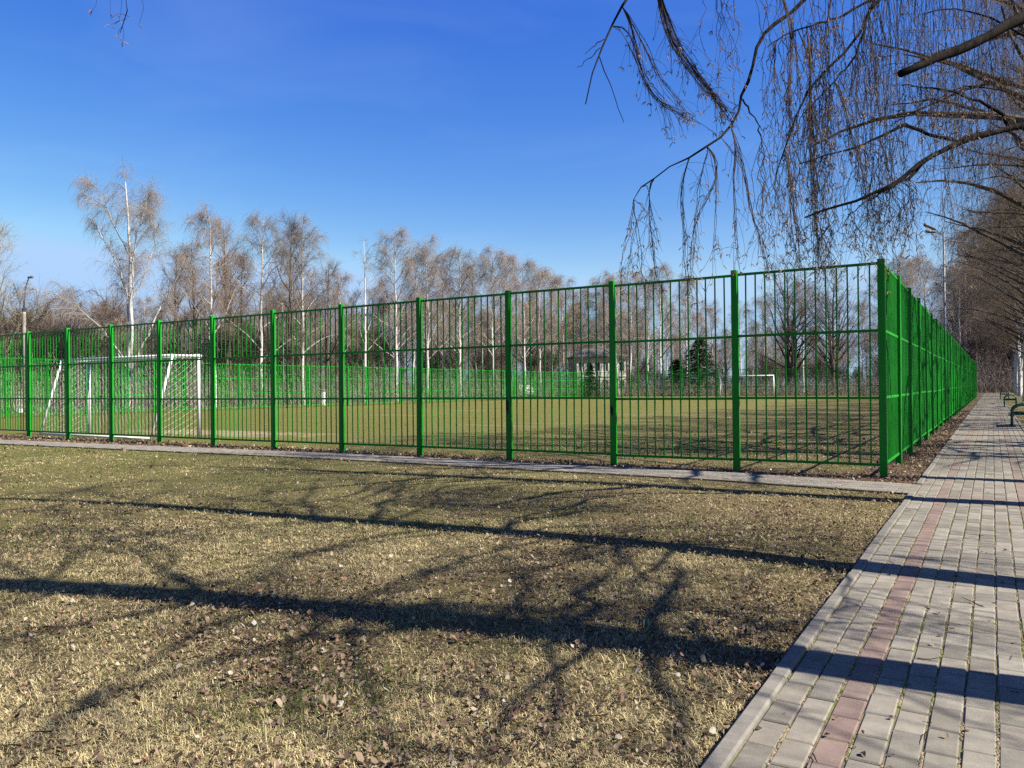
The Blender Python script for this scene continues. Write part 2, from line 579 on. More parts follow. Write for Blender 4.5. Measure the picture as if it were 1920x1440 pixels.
# ------------------------------------------------------------------ layout
PAN = 1.86                       # fence panel length
CX, CY = -1.188, 10.937          # outer corner of the fence
FH = 2.76                        # post height
NF, NS = 20, 36                  # panels on the short and the long side
LX, BY = CX - NF * PAN, CY + NS * PAN
PCOL, PROW = 0.1008, 0.1987      # paver pitch
PL = -0.7045                     # left edge of the first paver column
NC = 13
PRR = PL + NC * PCOL             # right edge of paving
C0, C1 = 9.62, 10.46             # cross path
KW = 0.070                       # kerb width

def bend(x):
    """the narrow walkway swings a little towards the lawn at both ends"""
    x = np.asarray(x, float)
    return -0.30 * np.clip((x + 3.0) / 2.2, 0, 1) - 0.055 * np.clip(-10 - x, 0, 14)


# ground sheet, finer near the camera so that it can roll a little
gx = np.unique(np.concatenate([np.linspace(-900, -60, 15), np.linspace(-60, 20, 90), np.linspace(20, 900, 15)]))
gy = np.unique(np.concatenate([np.linspace(-300, -4, 12), np.linspace(-4, 90, 110), np.linspace(90, 1400, 20)]))


def ground_z(x, y):
    """gentle unevenness, level under paths and fences"""
    x, y = np.asarray(x, float), np.asarray(y, float)
    w = np.clip((PL - KW - 0.1 - x) / 0.8, 0, 1) * np.clip((C0 + bend(x) - 0.15 - y) / 0.8, 0, 1)
    return -0.030 + w * (0.05 * (vnoise(x, y, 1.9, 3) - 0.25))


XX, YY = np.meshgrid(gx, gy, indexing='ij')
V = np.stack([XX, YY, ground_z(XX, YY)], -1).reshape(-1, 3)
I = np.arange(len(gx) * len(gy)).reshape(len(gx), len(gy))
F = np.stack([I[:-1, :-1], I[1:, :-1], I[1:, 1:], I[:-1, 1:]], -1).reshape(-1, 4)
tag(link('ground', mesh('ground', V, F, M['ground'], True)), kind='structure')

# ------------------------------------------------------------------ paved path with kerbs
path = link('path', None)
tag(path, 'straight grey block paving with two dull red lines and concrete kerbs', kind='structure')
Y0, Y1 = 1.2, 98.0
bed = box((PL + PRR) / 2, (Y0 + Y1) / 2, -0.0265, PRR - PL + 0.02, Y1 - Y0, 0.04)
link('joint_bed', mesh('joint_bed', *bed, M['joint']), path)
pv = np.random.default_rng(11)
spots = []
for c_ in range(NC):
    off = (c_ * 0.0795 + pv.uniform(-.012, .012)) % PROW
    for r_ in range(int((Y1 - Y0) / PROW)):
        yc = Y0 + 0.1 + off + r_ * PROW
        if yc > Y1 - 0.1:
            continue
        red = c_ in (2, 9) or (2 < c_ < 9 and 9.2 < yc <= 9.2 + PROW)
        if yc > 12 and not red and pv.random() < 0.05:
            red = True
        spots.append((PL + (c_ + 0.5) * PCOL + pv.normal() * 0.0012, yc, red))
spots = np.array(spots)
SX, SD = project(spots)
inview = (np.abs(SX) < 0.66 * SD) & (SD > 2.1)
order = np.argsort(np.where(inview, SD, 1e9))
near = order[:300]
PV, PF = paver_shape(0.0945, 0.1900, 0.05, 0.0050)
meP = [mesh('paver', PV, PF, M[k]) for k in ('paver', 'paver_red')]


def lay(parent, idx, S, meshes, rot90=False):
    for i in idx:
        x, y, red = S[i]
        link('paver', meshes[int(red)], parent, (x, y, pv.normal() * 0.0013),
             (pv.normal() * 0.006, pv.normal() * 0.006, (math.pi / 2 if rot90 else 0) + pv.normal() * 0.007))


def lay_merged(parent, idx, S, name, rot90=False, mat='paver_far'):
    n_ = len(idx)
    P_ = PV if not rot90 else PV[:, [1, 0, 2]] * [-1, 1, 1]
    W = np.repeat(P_[None], n_, 0)
    tx, ty = pv.normal(size=(n_, 1)) * 0.007, pv.normal(size=(n_, 1)) * 0.007
    W[:, :, 2] += W[:, :, 0] * ty + W[:, :, 1] * tx + pv.normal(size=(n_, 1)) * 0.0013
    W[:, :, 0] += S[idx, 0][:, None]
    W[:, :, 1] += S[idx, 1][:, None]
    F_ = (PF[None] + (np.arange(n_) * len(PV))[:, None, None]).reshape(-1, 4)
    mi = np.repeat(S[idx, 2].astype(int), len(PF))
    rn = np.repeat(pv.random(n_), len(PV))
    o = link(name, mesh(name, W.reshape(-1, 3), F_, [M[mat], M['paver_red_far']], False, mi, {'rnd': rn}), parent)
    tag(o, kind='stuff')


lay(path, near, spots, meP)
rest = np.setdiff1d(np.arange(len(spots)), near)
lay_merged(path, rest, spots, 'distant_pavers')
# kerb stones
kerb = paver_shape(KW - 0.006, 0.99, 0.12, 0.008)
meK = mesh('kerb_stone', kerb[0], kerb[1], M['kerb'])
for side in (0, 1):
    x = PL - KW / 2 if side == 0 else PRR + KW / 2
    k = 0
    yk = Y0 + 0.5 + 0.37 * side
    while yk < Y1 - 0.5:
        if not (side == 0 and C0 - 0.75 < yk < C1 + 0.15):
            link('kerb_stone', meK, path, (x + pv.normal() * 0.003, yk, 0.012 + pv.normal() * 0.003),
                 (pv.normal() * 0.003, pv.normal() * 0.012, pv.normal() * 0.003))
        yk += 1.0
# the short stones that close the kerb at the crossing
for yk, ln in ((C0 - 0.55, 0.44), (C1 - 0.03, 0.22)):
    kk = paver_shape(KW - 0.006, ln, 0.12, 0.008)
    link('kerb_stone', mesh('kerb_stone_short', *kk, M['kerb']), path, (PL - KW / 2, yk, 0.011))

cross = link('footpath', None)
tag(cross, 'narrow paved walkway running along the outside of the green fence', kind='structure')
XL = -44.0
xr = PL - 0.004
xs_ = np.linspace(XL, xr, 120)
Vb = np.concatenate([np.c_[xs_, C0 + bend(xs_) + d_, np.full(120, z_)] for d_, z_ in ((0, -0.05), (0, -0.0075), (C1 - C0, -0.0075), (C1 - C0, -0.05))])
ib = np.arange(119)
link('joint_bed', mesh('joint_bed', Vb, np.concatenate([np.stack([o + ib, o + ib + 1, o + ib + 121, o + ib + 120], 1) for o in (0, 120, 240)]), M['joint']), cross)
sp = []
meH = mesh('half_paver', *paver_shape(0.0925, 0.095, 0.05, 0.004), M['paver'])
nr = int((C1 - C0) / PCOL)
for r_ in range(nr):
    off = PROW * (1.0 if r_ % 2 else 0.5)
    yr = C0 + 0.02 + (r_ + 0.5) * PCOL
    if r_ % 2:
        link('paver', meH, cross, (xr - PROW * 0.25, yr + float(bend(xr)), 0), (0, 0, math.pi / 2))
    for k in range(int((xr - XL) / PROW) - 1):
        sp.append((xr - off - k * PROW, yr, pv.random() < 0.035))
sp = np.array(sp)
sp[:, 1] += bend(sp[:, 0])
SX, SD = project(sp)
order = np.argsort(np.where((np.abs(SX) < 0.66 * SD), SD, 1e9))
meS = [mesh('paver', PV, PF, M['paver_sand']), mesh('paver', PV, PF, M['paver_red'])]
lay(cross, order[:300], sp, meS, True)
lay_merged(cross, np.setdiff1d(np.arange(len(sp)), order[:300]), sp, 'distant_pavers', True, 'paver_sand_far')

# ------------------------------------------------------------------ fences
mePost = mesh('post', *bevel_prism(0.086, 0.086, -0.35, FH, 0.007), M['green'])
meBar = mesh('bar', *bevel_prism(0.0185, 0.0185, -1.285, 1.285, 0.003), M['green'])
RZ = (0.135, 0.985, 1.845, 2.70)            # rail heights
meRail = mesh('rail', *box(0, 0, 0, PAN - 0.09, 0.028, 0.034), M['green'])
NB = 13


def fence(name, label, origin, dirv, n, first_post=True, last_post=True, seps=300):
    rz = math.atan2(dirv[1], dirv[0])
    f = thing(name, label, 'fence', (origin[0], origin[1], 0), rz)
    done, extra = 0, []
    frn = np.random.default_rng(abs(hash(label)) % 1000 if False else len(label))
    for i in range(n + 1):
        if (i > 0 or first_post) and (i < n or last_post):
            link('post', mePost, f, (i * PAN, 0, frn.normal() * 0.006), (frn.normal() * 0.002, frn.normal() * 0.002, 0))
    for i in range(n):
        dz = frn.normal() * 0.008
        p = link('panel', None, f, (i * PAN + PAN / 2, 0, dz), (0, frn.normal() * 0.0012, 0))
        for z in RZ:
            link('rail', meRail, p, (0, 0, z))
        xs = (np.arange(NB) + 1) / (NB + 1) * (PAN - 0.03) - (PAN - 0.03) / 2
        if done + NB <= seps:
            for x in xs:
                link('bar', meBar, p, (x + frn.normal() * 0.0015, 0, 1.4175), (0, frn.normal() * 0.0012, 0))
            done += NB
        else:
            for x in xs:
                b_ = bevel_prism(0.0185, 0.0185, -1.285, 1.285, 0.003)
                extra.append((b_[0] + [i * PAN + PAN / 2 + x, 0, 1.4175 + dz], b_[1]))
    if extra:
        tag(link('distant_bars', mesh('distant_bars', *join(extra), M['green']), f), kind='stuff')
    return f


front = fence('green_fence', 'tall green bar fence with square posts beside the narrow walkway, goal right behind it', (CX, CY), (-1, 0), NF)
side = fence('green_fence', 'tall green bar fence running along the leaf strip beside the main paved path', (CX, CY), (0, 1), NS, False, True)
lf = fence('green_fence', 'sunlit bright green bar fence across the field with birch woodland behind', (LX, CY), (0, 1), NS, False, True)
bf = fence('green_fence', 'shaded dark green bar fence closing the end of the field behind the empty goal', (CX, BY), (-1, 0), NF, False, False)
# dark worn patches on two of the front posts
for i, z, h in ((3, 0.86, 0.17), (2, 0.80, 0.10)):
    s_ = join([box(0, 0, 0, 0.05, 0.002, h), box(0.012, 0, h * 0.62, 0.022, 0.0022, h * 0.4), box(-0.008, 0, -h * 0.6, 0.02, 0.0022, h * 0.35)])
    link('worn_patch', mesh('worn_patch', *s_, M['rust']), front, (i * PAN + 0.008, 0.0445, z))


# ------------------------------------------------------------------ goals
def poly_tube(pts, r, sides=10, n=None):
    p = np.asarray(pts, float)
    if n:
        p = smooth_line(p, n)
    return tubes(p[None], np.full((1, len(p)), r), sides, True)


def net_panel(P00, P10, P11, P01, cell=0.085, r=0.0024, sag=0.05):
    """diamond netting between four corners"""
    P00, P10, P11, P01 = map(np.asarray, (P00, P10, P11, P01))
    w, h = np.linalg.norm(P10 - P00), np.linalg.norm(P01 - P00)
    nu, nv = max(2, int(w / cell)), max(2, int(h / cell))

    def S(u, v):
        u, v = u[..., None], v[..., None]
        p = P00 * (1 - u) * (1 - v) + P10 * u * (1 - v) + P11 * u * v + P01 * (1 - u) * v
        nn = np.cross(P10 - P00, P01 - P00)
        nn = nn / np.linalg.norm(nn)
        return p + nn * sag * np.sin(math.pi * np.clip(u, 0, 1)) * np.sin(math.pi * np.clip(v, 0, 1))
    segs = []
    for j in range(nv):
        for i in range(nu):
            if (i + j) % 2 == 0:
                a = [(i, j), (i + 1, j + 1)]
            else:
                a = [(i + 1, j), (i, j + 1)]
            segs.append(a)
    A = np.array(segs, float)
    P = S(A[:, :, 0] / nu, A[:, :, 1] / nv)
    return tubes(P, np.full(P.shape[:2], r), 3)


def goal(label, x0, x1, y, back, net=True):
    """goal mouth along x at y, back frame towards y+back"""
    g = thing('football_goal', label, 'goal', ((x0 + x1) / 2, y, 0))
    w, H, r = (x1 - x0) / 2, 2.03, 0.05
    s = 1 if back > 0 else -1
    dt, db = 0.75 * s, 1.35 * s
    for k in (-1, 1):
        link('goal_post', mesh('goal_post', *poly_tube([(k * w, 0, -0.1), (k * w, 0, H)], r), M['white'], True), g)
    link('crossbar', mesh('crossbar', *poly_tube([(-w - 0.05, 0, H), (w + 0.05, 0, H)], r), M['white'], True), g)
    if net:
        for k in (-1, 1):
            link('side_bar', mesh('side_bar', *poly_tube([(k * w, 0, H), (k * w, dt, H)], 0.028), M['white'], True), g)
            link('back_stay', mesh('back_stay', *poly_tube([(k * w, dt, H), (k * w, db, 0.0)], 0.032), M['white'], True), g)
        link('top_bar', mesh('top_bar', *poly_tube([(-w, dt, H), (w, dt, H)], 0.032), M['white'], True), g)
        link('ground_bar', mesh('ground_bar', *poly_tube([(-w, db, 0.03), (w, db, 0.03)], 0.028), M['white'], True), g)
        ps = [net_panel((-w, dt, H), (w, dt, H), (w, db, 0.03), (-w, db, 0.03), sag=0.10),
              net_panel((-w, 0, H), (w, 0, H), (w, dt, H), (-w, dt, H), sag=-0.05),
              net_panel((-w, 0, H), (-w, dt, H), (-w, db, 0.03), (-w, 0, 0.03), sag=0.06),
              net_panel((w, 0, H), (w, dt, H), (w, db, 0.03), (w, 0, 0.03), sag=0.06)]
        link('net', mesh('net', *join(ps), M['net']), g)
    else:
        for k in (-1, 1):
            link('back_stay', mesh('back_stay', *poly_tube([(k * w, 0, H), (k * w, db * 0.7, 0.0)], 0.02), M['white'], True), g)
    return g


goal('white football goal with a hanging net just behind the green fence', -22.0, -17.1, 12.75, -1, True)
goal('white football goal without a net at the far end of the field', -22.3, -17.3, 74.6, 1, False)

# ------------------------------------------------------------------ benches
def bench(label, x, y):
    b = thing('park_bench', label, 'bench', (x, y, 0), 0, 'benches along the path')
    a = np.linspace(math.pi, 0, 9)
    for yy in (0.0, 1.30):
        arch = [(0, yy, -0.05)] + [(0.24 + 0.24 * math.cos(t_), yy, 0.40 + 0.17 * math.sin(t_)) for t_ in a] + [(0.48, yy, -0.05)]
        link('arm_frame', mesh('arm_frame', *tubes(np.array(arch)[None], np.full((1, len(arch)), 0.022), 8, True), M['bench'], True), b)
        link('seat_rail', mesh('seat_rail', *box(0.24, yy, 0.335, 0.46, 0.034, 0.036), M['bench']), b)
    for k in range(3):
        s = bevel_prism(0.125, 0.036, -0.66, 0.66, 0.006)
        V_ = s[0][:, [0, 2, 1]] * [1, 1, -1]
        link('seat_slat', mesh('seat_slat', V_, s[1], M['slat']), b, (0.09 + 0.15 * k, 0.65, 0.372))
    return b


bench('dark green arched bench closest to the fence corner, casting three dark squares on the paving', 0.43, 24.2)
bench('dark green arched bench standing between the two others along the path', 0.47, 43.8)
bench('dark green arched bench closest to the wooded end of the path', 0.46, 64.2)


# ------------------------------------------------------------------ trees
def tree_shapes(seed, H=12.0, r0=0.105, nl=24, t0=0.28, llen=3.2, lang=40, droop=0.09, nsec=10, ntw=16, tlen=0.85,
                tdroop=0.9, twr=0.0046, lean=(0, 0), wander=0.035, lift=0.32, stems=1, shape=0.75, secr=0.011, limb_sides=5,
                tip_r=0.012, trunk_pts=None):
    r = np.random.default_rng(seed)
    wood, crown, limbw = [], [], []
    secs_S, secs_D, secs_L, secs_R = [], [], [], []
    lines = []
    for s_ in range(stems):
        n = 14
        if trunk_pts is not None:
            T = smooth_line(trunk_pts, n)
            Hs = T[-1, 2]
        else:
            Hs = H * (1 if s_ == 0 else r.uniform(0.75, 0.95))
            ln = np.array(lean) + (r.normal(size=2) * 0.10 if s_ else 0)
            z = np.linspace(-0.2, Hs, n)
            w = np.cumsum(r.normal(size=(n, 2)) * wander * H / n * 1.3, 0)
            w -= w[0]
            T = np.c_[w + np.outer(z.clip(0), ln), z]
            if stems > 1:
                T[:, :2] += r.normal(size=2) * 0.15
        tt = np.linspace(0, 1, n)
        rad = (r0 * (0.85 if s_ else 1)) * (1 - tt) ** 0.85 + tip_r
        rad[0] *= 1.35
        rad[1] *= 1.08
        wood.append(tubes(T[None], rad[None], 8))
        k = np.arange(nl)
        tl = t0 + (0.97 - t0) * ((k + r.random(nl)) / nl)
        az = k * 2.39996 + r.normal(size=nl) * 0.5
        S = np.stack([np.interp(tl, tt, T[:, i]) for i in range(3)], 1)
        ang = np.radians(lang + r.normal(size=nl) * 8)
        D = np.stack([np.sin(ang) * np.cos(az), np.sin(ang) * np.sin(az), np.cos(ang)], 1)
        L = llen * ((1 - tl) / (1 - t0)) ** shape * r.uniform(0.7, 1.15, nl) + 0.45
        P = grow(S, D, L, 9, 0.10, droop, r, lift)
        lr = np.interp(tl, tt, rad)
        Rl = np.minimum(lr * 0.62, 0.012 + 0.017 * L)[:, None] * (1 - np.linspace(0, 0.82, 9)) ** 1.0
        limbw.append(tubes(P, Rl, limb_sides))
        lines.append((P, L))
        # second order
        q = r.uniform(0.22, 1.0, (nl, nsec))
        q[:, 0] = 1.0
        f = q * 8
        i0 = np.clip(np.floor(f).astype(int), 0, 7)
        fr = (f - i0)[..., None]
        ar = np.arange(nl)[:, None]
        S2 = P[ar, i0] * (1 - fr) + P[ar, i0 + 1] * fr
        D2 = nrm(P[ar, i0 + 1] - P[ar, i0])
        D2 = nrm(D2 + r.normal(size=D2.shape) * 0.55)
        L2 = (L[:, None] * 0.42 * (1.15 - 0.6 * q) + 0.25) * r.uniform(0.7, 1.2, q.shape)
        secs_S.append(S2.reshape(-1, 3))
        secs_D.append(D2.reshape(-1, 3))
        secs_L.append(L2.ravel())
        # leader twigs
        top = np.repeat(T[-3:-2], 6, 0) + r.normal(size=(6, 3)) * 0.02
        secs_S.append(top)
        secs_D.append(nrm(np.c_[r.normal(size=(6, 2)) * 0.35, np.ones(6)]))
        secs_L.append(r.uniform(0.6, 1.3, 6) * (Hs / 12))
    S2, D2, L2 = np.concatenate(secs_S), np.concatenate(secs_D), np.concatenate(secs_L)
    P2 = grow(S2, D2, L2, 6, 0.12, droop * 1.1, r, lift * 0.5)
    crown.append(tubes(P2, secr * (1 - np.linspace(0, 0.6, 6))[None] * np.ones((len(P2), 1)), 3))
    m = len(P2)
    q = r.uniform(0.1, 1.0, (m, ntw))
    f = q * 5
    i0 = np.clip(np.floor(f).astype(int), 0, 4)
    fr = (f - i0)[..., None]
    ar = np.arange(m)[:, None]
    S3 = (P2[ar, i0] * (1 - fr) + P2[ar, i0 + 1] * fr).reshape(-1, 3)
    D3 = nrm(nrm(P2[ar, i0 + 1] - P2[ar, i0]) + r.normal(size=(m, ntw, 3)) * 0.7).reshape(-1, 3)
    L3 = tlen * r.uniform(0.45, 1.35, m * ntw)
    P3 = grow(S3, D3, L3, 5, 0.12, tdroop, r)
    crown.append(tubes(P3, twr * (1 - np.linspace(0, 0.5, 5))[None] * np.ones((len(P3), 1)), 3))
    w1, w2 = join(wood), join(limbw)
    nf = sum(len(f) for f in w1[1])
    w = join([w1, w2])
    mi = np.r_[np.zeros(nf, int), np.ones(sum(len(f) for f in w[1]) - nf, int)]
    return w, mi, join(crown)


def tree_meshes(name, bark, twig, limb=None, **kw):
    w, mi, c = tree_shapes(**kw)
    return mesh(name + '_trunk', *w, [M[bark], M[limb or bark]], True, mi), mesh(name + '_crown', *c, M[twig], True)


def plant(name, label, meshes, x, y, scale=1.0, rz=0.0, group=None, cat='tree', z=-0.03):
    t_ = thing(name, label, cat, (x, y, z), rz, group)
    t_.scale = (scale, scale, scale) if not isinstance(scale, tuple) else scale
    link('trunk', meshes[0], t_)
    link('crown', meshes[1], t_)
    return t_


BIRCH = [tree_meshes('birch', 'birch', 'twig', 'birch_limb', seed=21, nl=24, lean=(0.01, 0), llen=3.7, t0=0.22),
         tree_meshes('birch', 'birch', 'twig', 'birch_limb', seed=22, nl=22, lean=(-0.02, 0.01), llen=3.3, lang=36, t0=0.24, tdroop=1.1, tlen=0.95),
         tree_meshes('birch', 'birch', 'twig_red', 'birch_limb', seed=23, nl=24, lean=(0.03, 0.0), llen=3.4, lang=40, t0=0.30),
         tree_meshes('birch', 'birch', 'twig_red', 'birch_limb', seed=25, nl=20, lean=(-0.01, 0.02), llen=3.0, lang=34, t0=0.34, tdroop=0.8)]
DARK = [tree_meshes('bare_tree', 'dark_bark', 'twig_dark', seed=31, nl=22, r0=0.16, llen=3.4, lang=42, droop=0.02, tdroop=-0.05, lift=0.7, t0=0.22, tlen=0.6, ntw=10),
        tree_meshes('bare_tree', 'dark_bark', 'twig_red', seed=32, nl=22, r0=0.15, llen=3.0, lang=34, droop=0.03, tdroop=0.05, lift=0.5, t0=0.25, tlen=0.6, stems=2, nsec=7, ntw=9, lean=(0.02, 0.0))]
BROAD = tree_meshes('broad_tree', 'dark_bark', 'twig_dark', seed=35, H=10.5, nl=20, r0=0.16, llen=4.3, lang=46, droop=0.08, tdroop=0.25, lift=0.6, t0=0.2, tlen=0.55, stems=3, nsec=9, ntw=10, shape=0.6)
WILLOW = tree_meshes('willow', 'grey_bark', 'twig_pale', seed=41, H=9.5, nl=20, r0=0.2, llen=5.0, lang=50, droop=0.05, tdroop=0.15, lift=0.8, t0=0.16, tlen=0.7, stems=2, nsec=11, ntw=12, shape=0.5)
BARE = tree_meshes('thin_birch', 'birch', 'twig', 'birch_limb', seed=44, nl=15, llen=2.2, lang=44, nsec=5, ntw=5, droop=0.1, tdroop=0.35, tlen=0.5, lift=0.5)
BUSH = tree_meshes('shrub', 'dark_bark', 'twig_dark', seed=46, H=4.0, r0=0.035, nl=14, llen=1.6, lang=35, droop=0.0, tdroop=0.0, t0=0.08, stems=4, nsec=5, ntw=8, tlen=0.5, lift=0.3)
PH = 12.6


def horizon_y(px):
    return 720.0 + math.sin(ROLL) * (px - 960) + math.tan(PITCH) * FPX


def place(kind, name, label, px, top, D, group=None, rz=None, ph=PH):
    p = at(px, 720, D)
    H = CAM_H + (horizon_y(px) - top) / FPX * D
    r_ = rng.uniform(0, 6.28) if rz is None else rz
    return plant(name, label, kind, p[0], p[1], H / ph, r_, group)


# the large many-limbed birch behind the sunlit fence
r = np.random.default_rng(5)
DB = 47.0
pb = at(243, 720, DB)
u_r = np.array([math.cos(YAW), math.sin(YAW), 0])           # picture right, on the ground
u_f = np.array([-math.sin(YAW), math.cos(YAW), 0])          # away from the camera
ppm = FPX / DB


def big(px, py, depth=0.0):
    return u_r * ((px - 243) / ppm) + np.array([0, 0, CAM_H + (727 - py) / ppm]) + u_f * depth


limbs = [([big(243, 760), big(243, 680), big(246, 600), big(248, 520), big(243, 450), big(246, 390), big(238, 335)], 0.20, 0.03),
         ([big(246, 660), big(252, 560, -.4), big(262, 480, -.8), big(275, 430, -1), big(293, 395, -1.2)], 0.10, 0.02),
         ([big(244, 610), big(232, 540, .5), (big(212, 485, .8)), big(185, 445, 1), big(165, 410, 1.2)], 0.09, 0.018),
         ([big(246, 690), big(268, 630, .6), big(290, 560, 1), big(315, 510, 1.4), big(338, 480, 1.6)], 0.09, 0.018),
         ([big(243, 680), big(225, 640, -.6), big(190, 590, -1.2), big(150, 555, -1.6), big(110, 545, -2)], 0.055, 0.013),
         ([big(243, 700), big(215, 660, .8), big(165, 600, 1.4), big(120, 570, 1.8), big(92, 535, 2)], 0.05, 0.012),
         ([big(246, 695), big(275, 660, -.8), big(305, 620, -1.4), big(330, 570, -1.8)], 0.07, 0.014),
         ([big(246, 560), big(258, 500, 1.2), big(268, 440, 1.8), big(262, 390, 2.0)], 0.06, 0.014),
         ([big(246, 480), big(236, 430, -1.0), big(222, 390, -1.4), big(205, 355, -1.6)], 0.05, 0.012),
         ([big(245, 430), big(255, 390, .5), big(268, 350, .8)], 0.04, 0.012)]
wood, SS, DD, LL = [], [], [], []
wmat = []
for pts, ra, rb in limbs:
    n = 14
    T = smooth_line(np.array(pts), n)
    T[1:-1] += r.normal(size=(n - 2, 3)) * 0.04
    wood.append(tubes(T[None], np.linspace(ra, rb, n)[None], 7))
    wmat += [int(len(wood) > 4)] * (13 * 7)
    q = r.uniform(0.3, 1.0, 26)
    q[:3] = 1
    f = q * (n - 1)
    i0 = np.clip(f.astype(int), 0, n - 2)
    S = T[i0] + (T[i0 + 1] - T[i0]) * (f - i0)[:, None]
    D = nrm(nrm(T[i0 + 1] - T[i0]) + r.normal(size=(26, 3)) * 0.55)
    SS.append(S)
    DD.append(D)
    LL.append(r.uniform(0.7, 2.1, 26) * (1.2 - 0.5 * q))
S2, D2, L2 = map(np.concatenate, (SS, DD, LL))
P2 = grow(S2, D2, L2, 7, 0.10, 0.20, r, 0.35)
wood.append(tubes(P2, np.linspace(0.015, 0.006, 7)[None] * np.ones((len(P2), 1)), 3))
wmat += [1] * (6 * 3 * len(P2))
m = len(P2)
nt = 28
q = r.uniform(0.1, 1, (m, nt)) * 6
i0 = np.clip(q.astype(int), 0, 5)
ar = np.arange(m)[:, None]
S3 = (P2[ar, i0] + (P2[ar, i0 + 1] - P2[ar, i0]) * (q - i0)[..., None]).reshape(-1, 3)
D3 = nrm(nrm(P2[ar, i0 + 1] - P2[ar, i0]) + r.normal(size=(m, nt, 3)) * 0.6).reshape(-1, 3)
P3 = grow(S3, D3, r.uniform(0.4, 1.2, len(S3)), 5, 0.1, 0.9, r)
cr_ = tubes(P3, np.linspace(0.0048, 0.0028, 5)[None] * np.ones((len(P3), 1)), 3)
bt = thing('birch_tree', 'tall spreading birch with several white limbs behind the sunlit fence, above the netted goal', 'tree', (pb[0], pb[1], 0))
link('trunk', mesh('big_birch_trunk', *join(wood), [M['birch'], M['birch_limb']], True, wmat), bt)
link('crown', mesh('big_birch_crown', *cr_, M['twig'], True), bt)

place(WILLOW, 'willow_tree', 'pale yellowish bare willow beside the concrete lamp pole', -42, 432, 50, rz=1.0, ph=10.3)
LBH = ['straight white-trunked birch with a brown drooping crown beyond the sunlit fence', 'narrow white-trunked birch with long hanging twigs beyond the sunlit fence',
       'slightly leaning birch with a reddish crown beyond the sunlit fence', 'slim high-crowned birch with reddish twigs beyond the sunlit fence']
LDK = ['single-stemmed dark bare tree among the birches beyond the sunlit fence', 'twin-stemmed dark tree with reddish twigs among the birches beyond the sunlit fence']
GB, GD = 'birches beyond the sunlit fence', 'dark bare trees beyond the sunlit fence'
for px, top, D, k in [(405, 384, 53, 2), (490, 395, 57, 0), (568, 400, 60, 1), (640, 500, 68, 3), (745, 420, 72, 0), (775, 470, 76, 3),
                      (803, 437, 74, 1), (835, 472, 80, 2), (862, 458, 78, 0), (892, 482, 84, 3), (925, 455, 83, 1), (945, 466, 86, 2),
                      (985, 482, 90, 0), (1012, 487, 93, 1), (1036, 500, 97, 2), (1058, 512, 98, 3), (1100, 535, 122, 0), (1132, 505, 122, 1),
                      (1160, 520, 96, 2), (100, 545, 56, 3), (150, 560, 60, 1), (715, 520, 78, 1), (535, 520, 70, 0), (1182, 500, 112, 3), (1146, 512, 91, 0), (1092, 540, 93, 3)]:
    place(BIRCH[k], 'birch_tree', LBH[k], px, top, D, GB)
for px, top, D, k in [(330, 460, 54, 0), (366, 450, 56, 0), (430, 405, 57, 1), (455, 470, 62, 0), (548, 392, 59, 0), (612, 482, 62, 0),
                      (585, 500, 70, 1), (660, 540, 72, 0), (705, 540, 76, 1), (205, 590, 58, 0), (300, 560, 60, 1), (60, 590, 58, 0)]:
    place(DARK[k], 'bare_tree', LDK[k], px, top, D, GD)
place(BARE, 'birch_tree', 'thin half-dead birch with few twigs standing above the sunlit fence', 684, 430, 65, rz=0.4)
# beyond the end fence
GBE = 'birches beyond the end fence'
LBE = ['straight birch with a brown drooping crown beyond the shaded end fence', 'narrow birch with long hanging twigs beyond the shaded end fence',
       'slightly leaning birch with a reddish crown beyond the shaded end fence', 'slim high-crowned birch with reddish twigs beyond the shaded end fence']
for px, top, D, k in [(1215, 505, 98, 1), (1240, 490, 92, 0), (1285, 510, 100, 2), (1335, 560, 108, 1), (1390, 560, 112, 3), (1432, 545, 104, 1),
                      (1505, 520, 100, 0), (1620, 560, 112, 2), (1690, 468, 100, 1), (1715, 480, 104, 0), (1742, 470, 112, 2), (1775, 500, 110, 3),
                      (1660, 500, 118, 0), (1800, 480, 104, 1), (1250, 560, 120, 3), (1310, 580, 125, 0)]:
    place(BIRCH[k], 'birch_tree', LBE[k], px, top, D, GBE)
place(BROAD, 'broad_tree', 'broad dark many-stemmed tree beyond the end fence, next to the empty goal', 1478, 484, 90, rz=0.3, ph=10.8)
place(BROAD, 'broad_tree', 'broad dark many-stemmed tree beyond the end fence, close behind the fence corner post', 1568, 505, 88, rz=2.4, ph=10.8)
# deep woodland
GW = 'deep woodland trees'
LW = ['pale-trunked birch deep in the woodland mass behind the first trees', 'dark-stemmed tree deep in the woodland mass behind the first trees']
wr = np.random.default_rng(77)
for i in range(120):
    px = wr.uniform(-90, 1230)
    Df = np.interp(px, [-90, 245, 545, 1087, 1230], [44, 48, 57, 92, 100])
    D = Df + wr.uniform(12, 45)
    if 1060 < px < 1185 and D < 112:
        D += 25
    top = np.interp(px, [-90, 60, 300, 700, 1230], [610, 600, 560, 560, 590]) + wr.uniform(-25, 45)
    k = wr.choice([0, 1, 2, 3, 4, 5])
    place((BIRCH + DARK)[k], 'woodland_tree', LW[k > 3], px, top, D, GW)
for i in range(60):
    px = wr.uniform(1150, 1830)
    k = wr.integers(0, 6)
    place((BIRCH + DARK)[k], 'woodland_tree', LW[k > 3], px, wr.uniform(590, 660), wr.uniform(115, 175), GW)
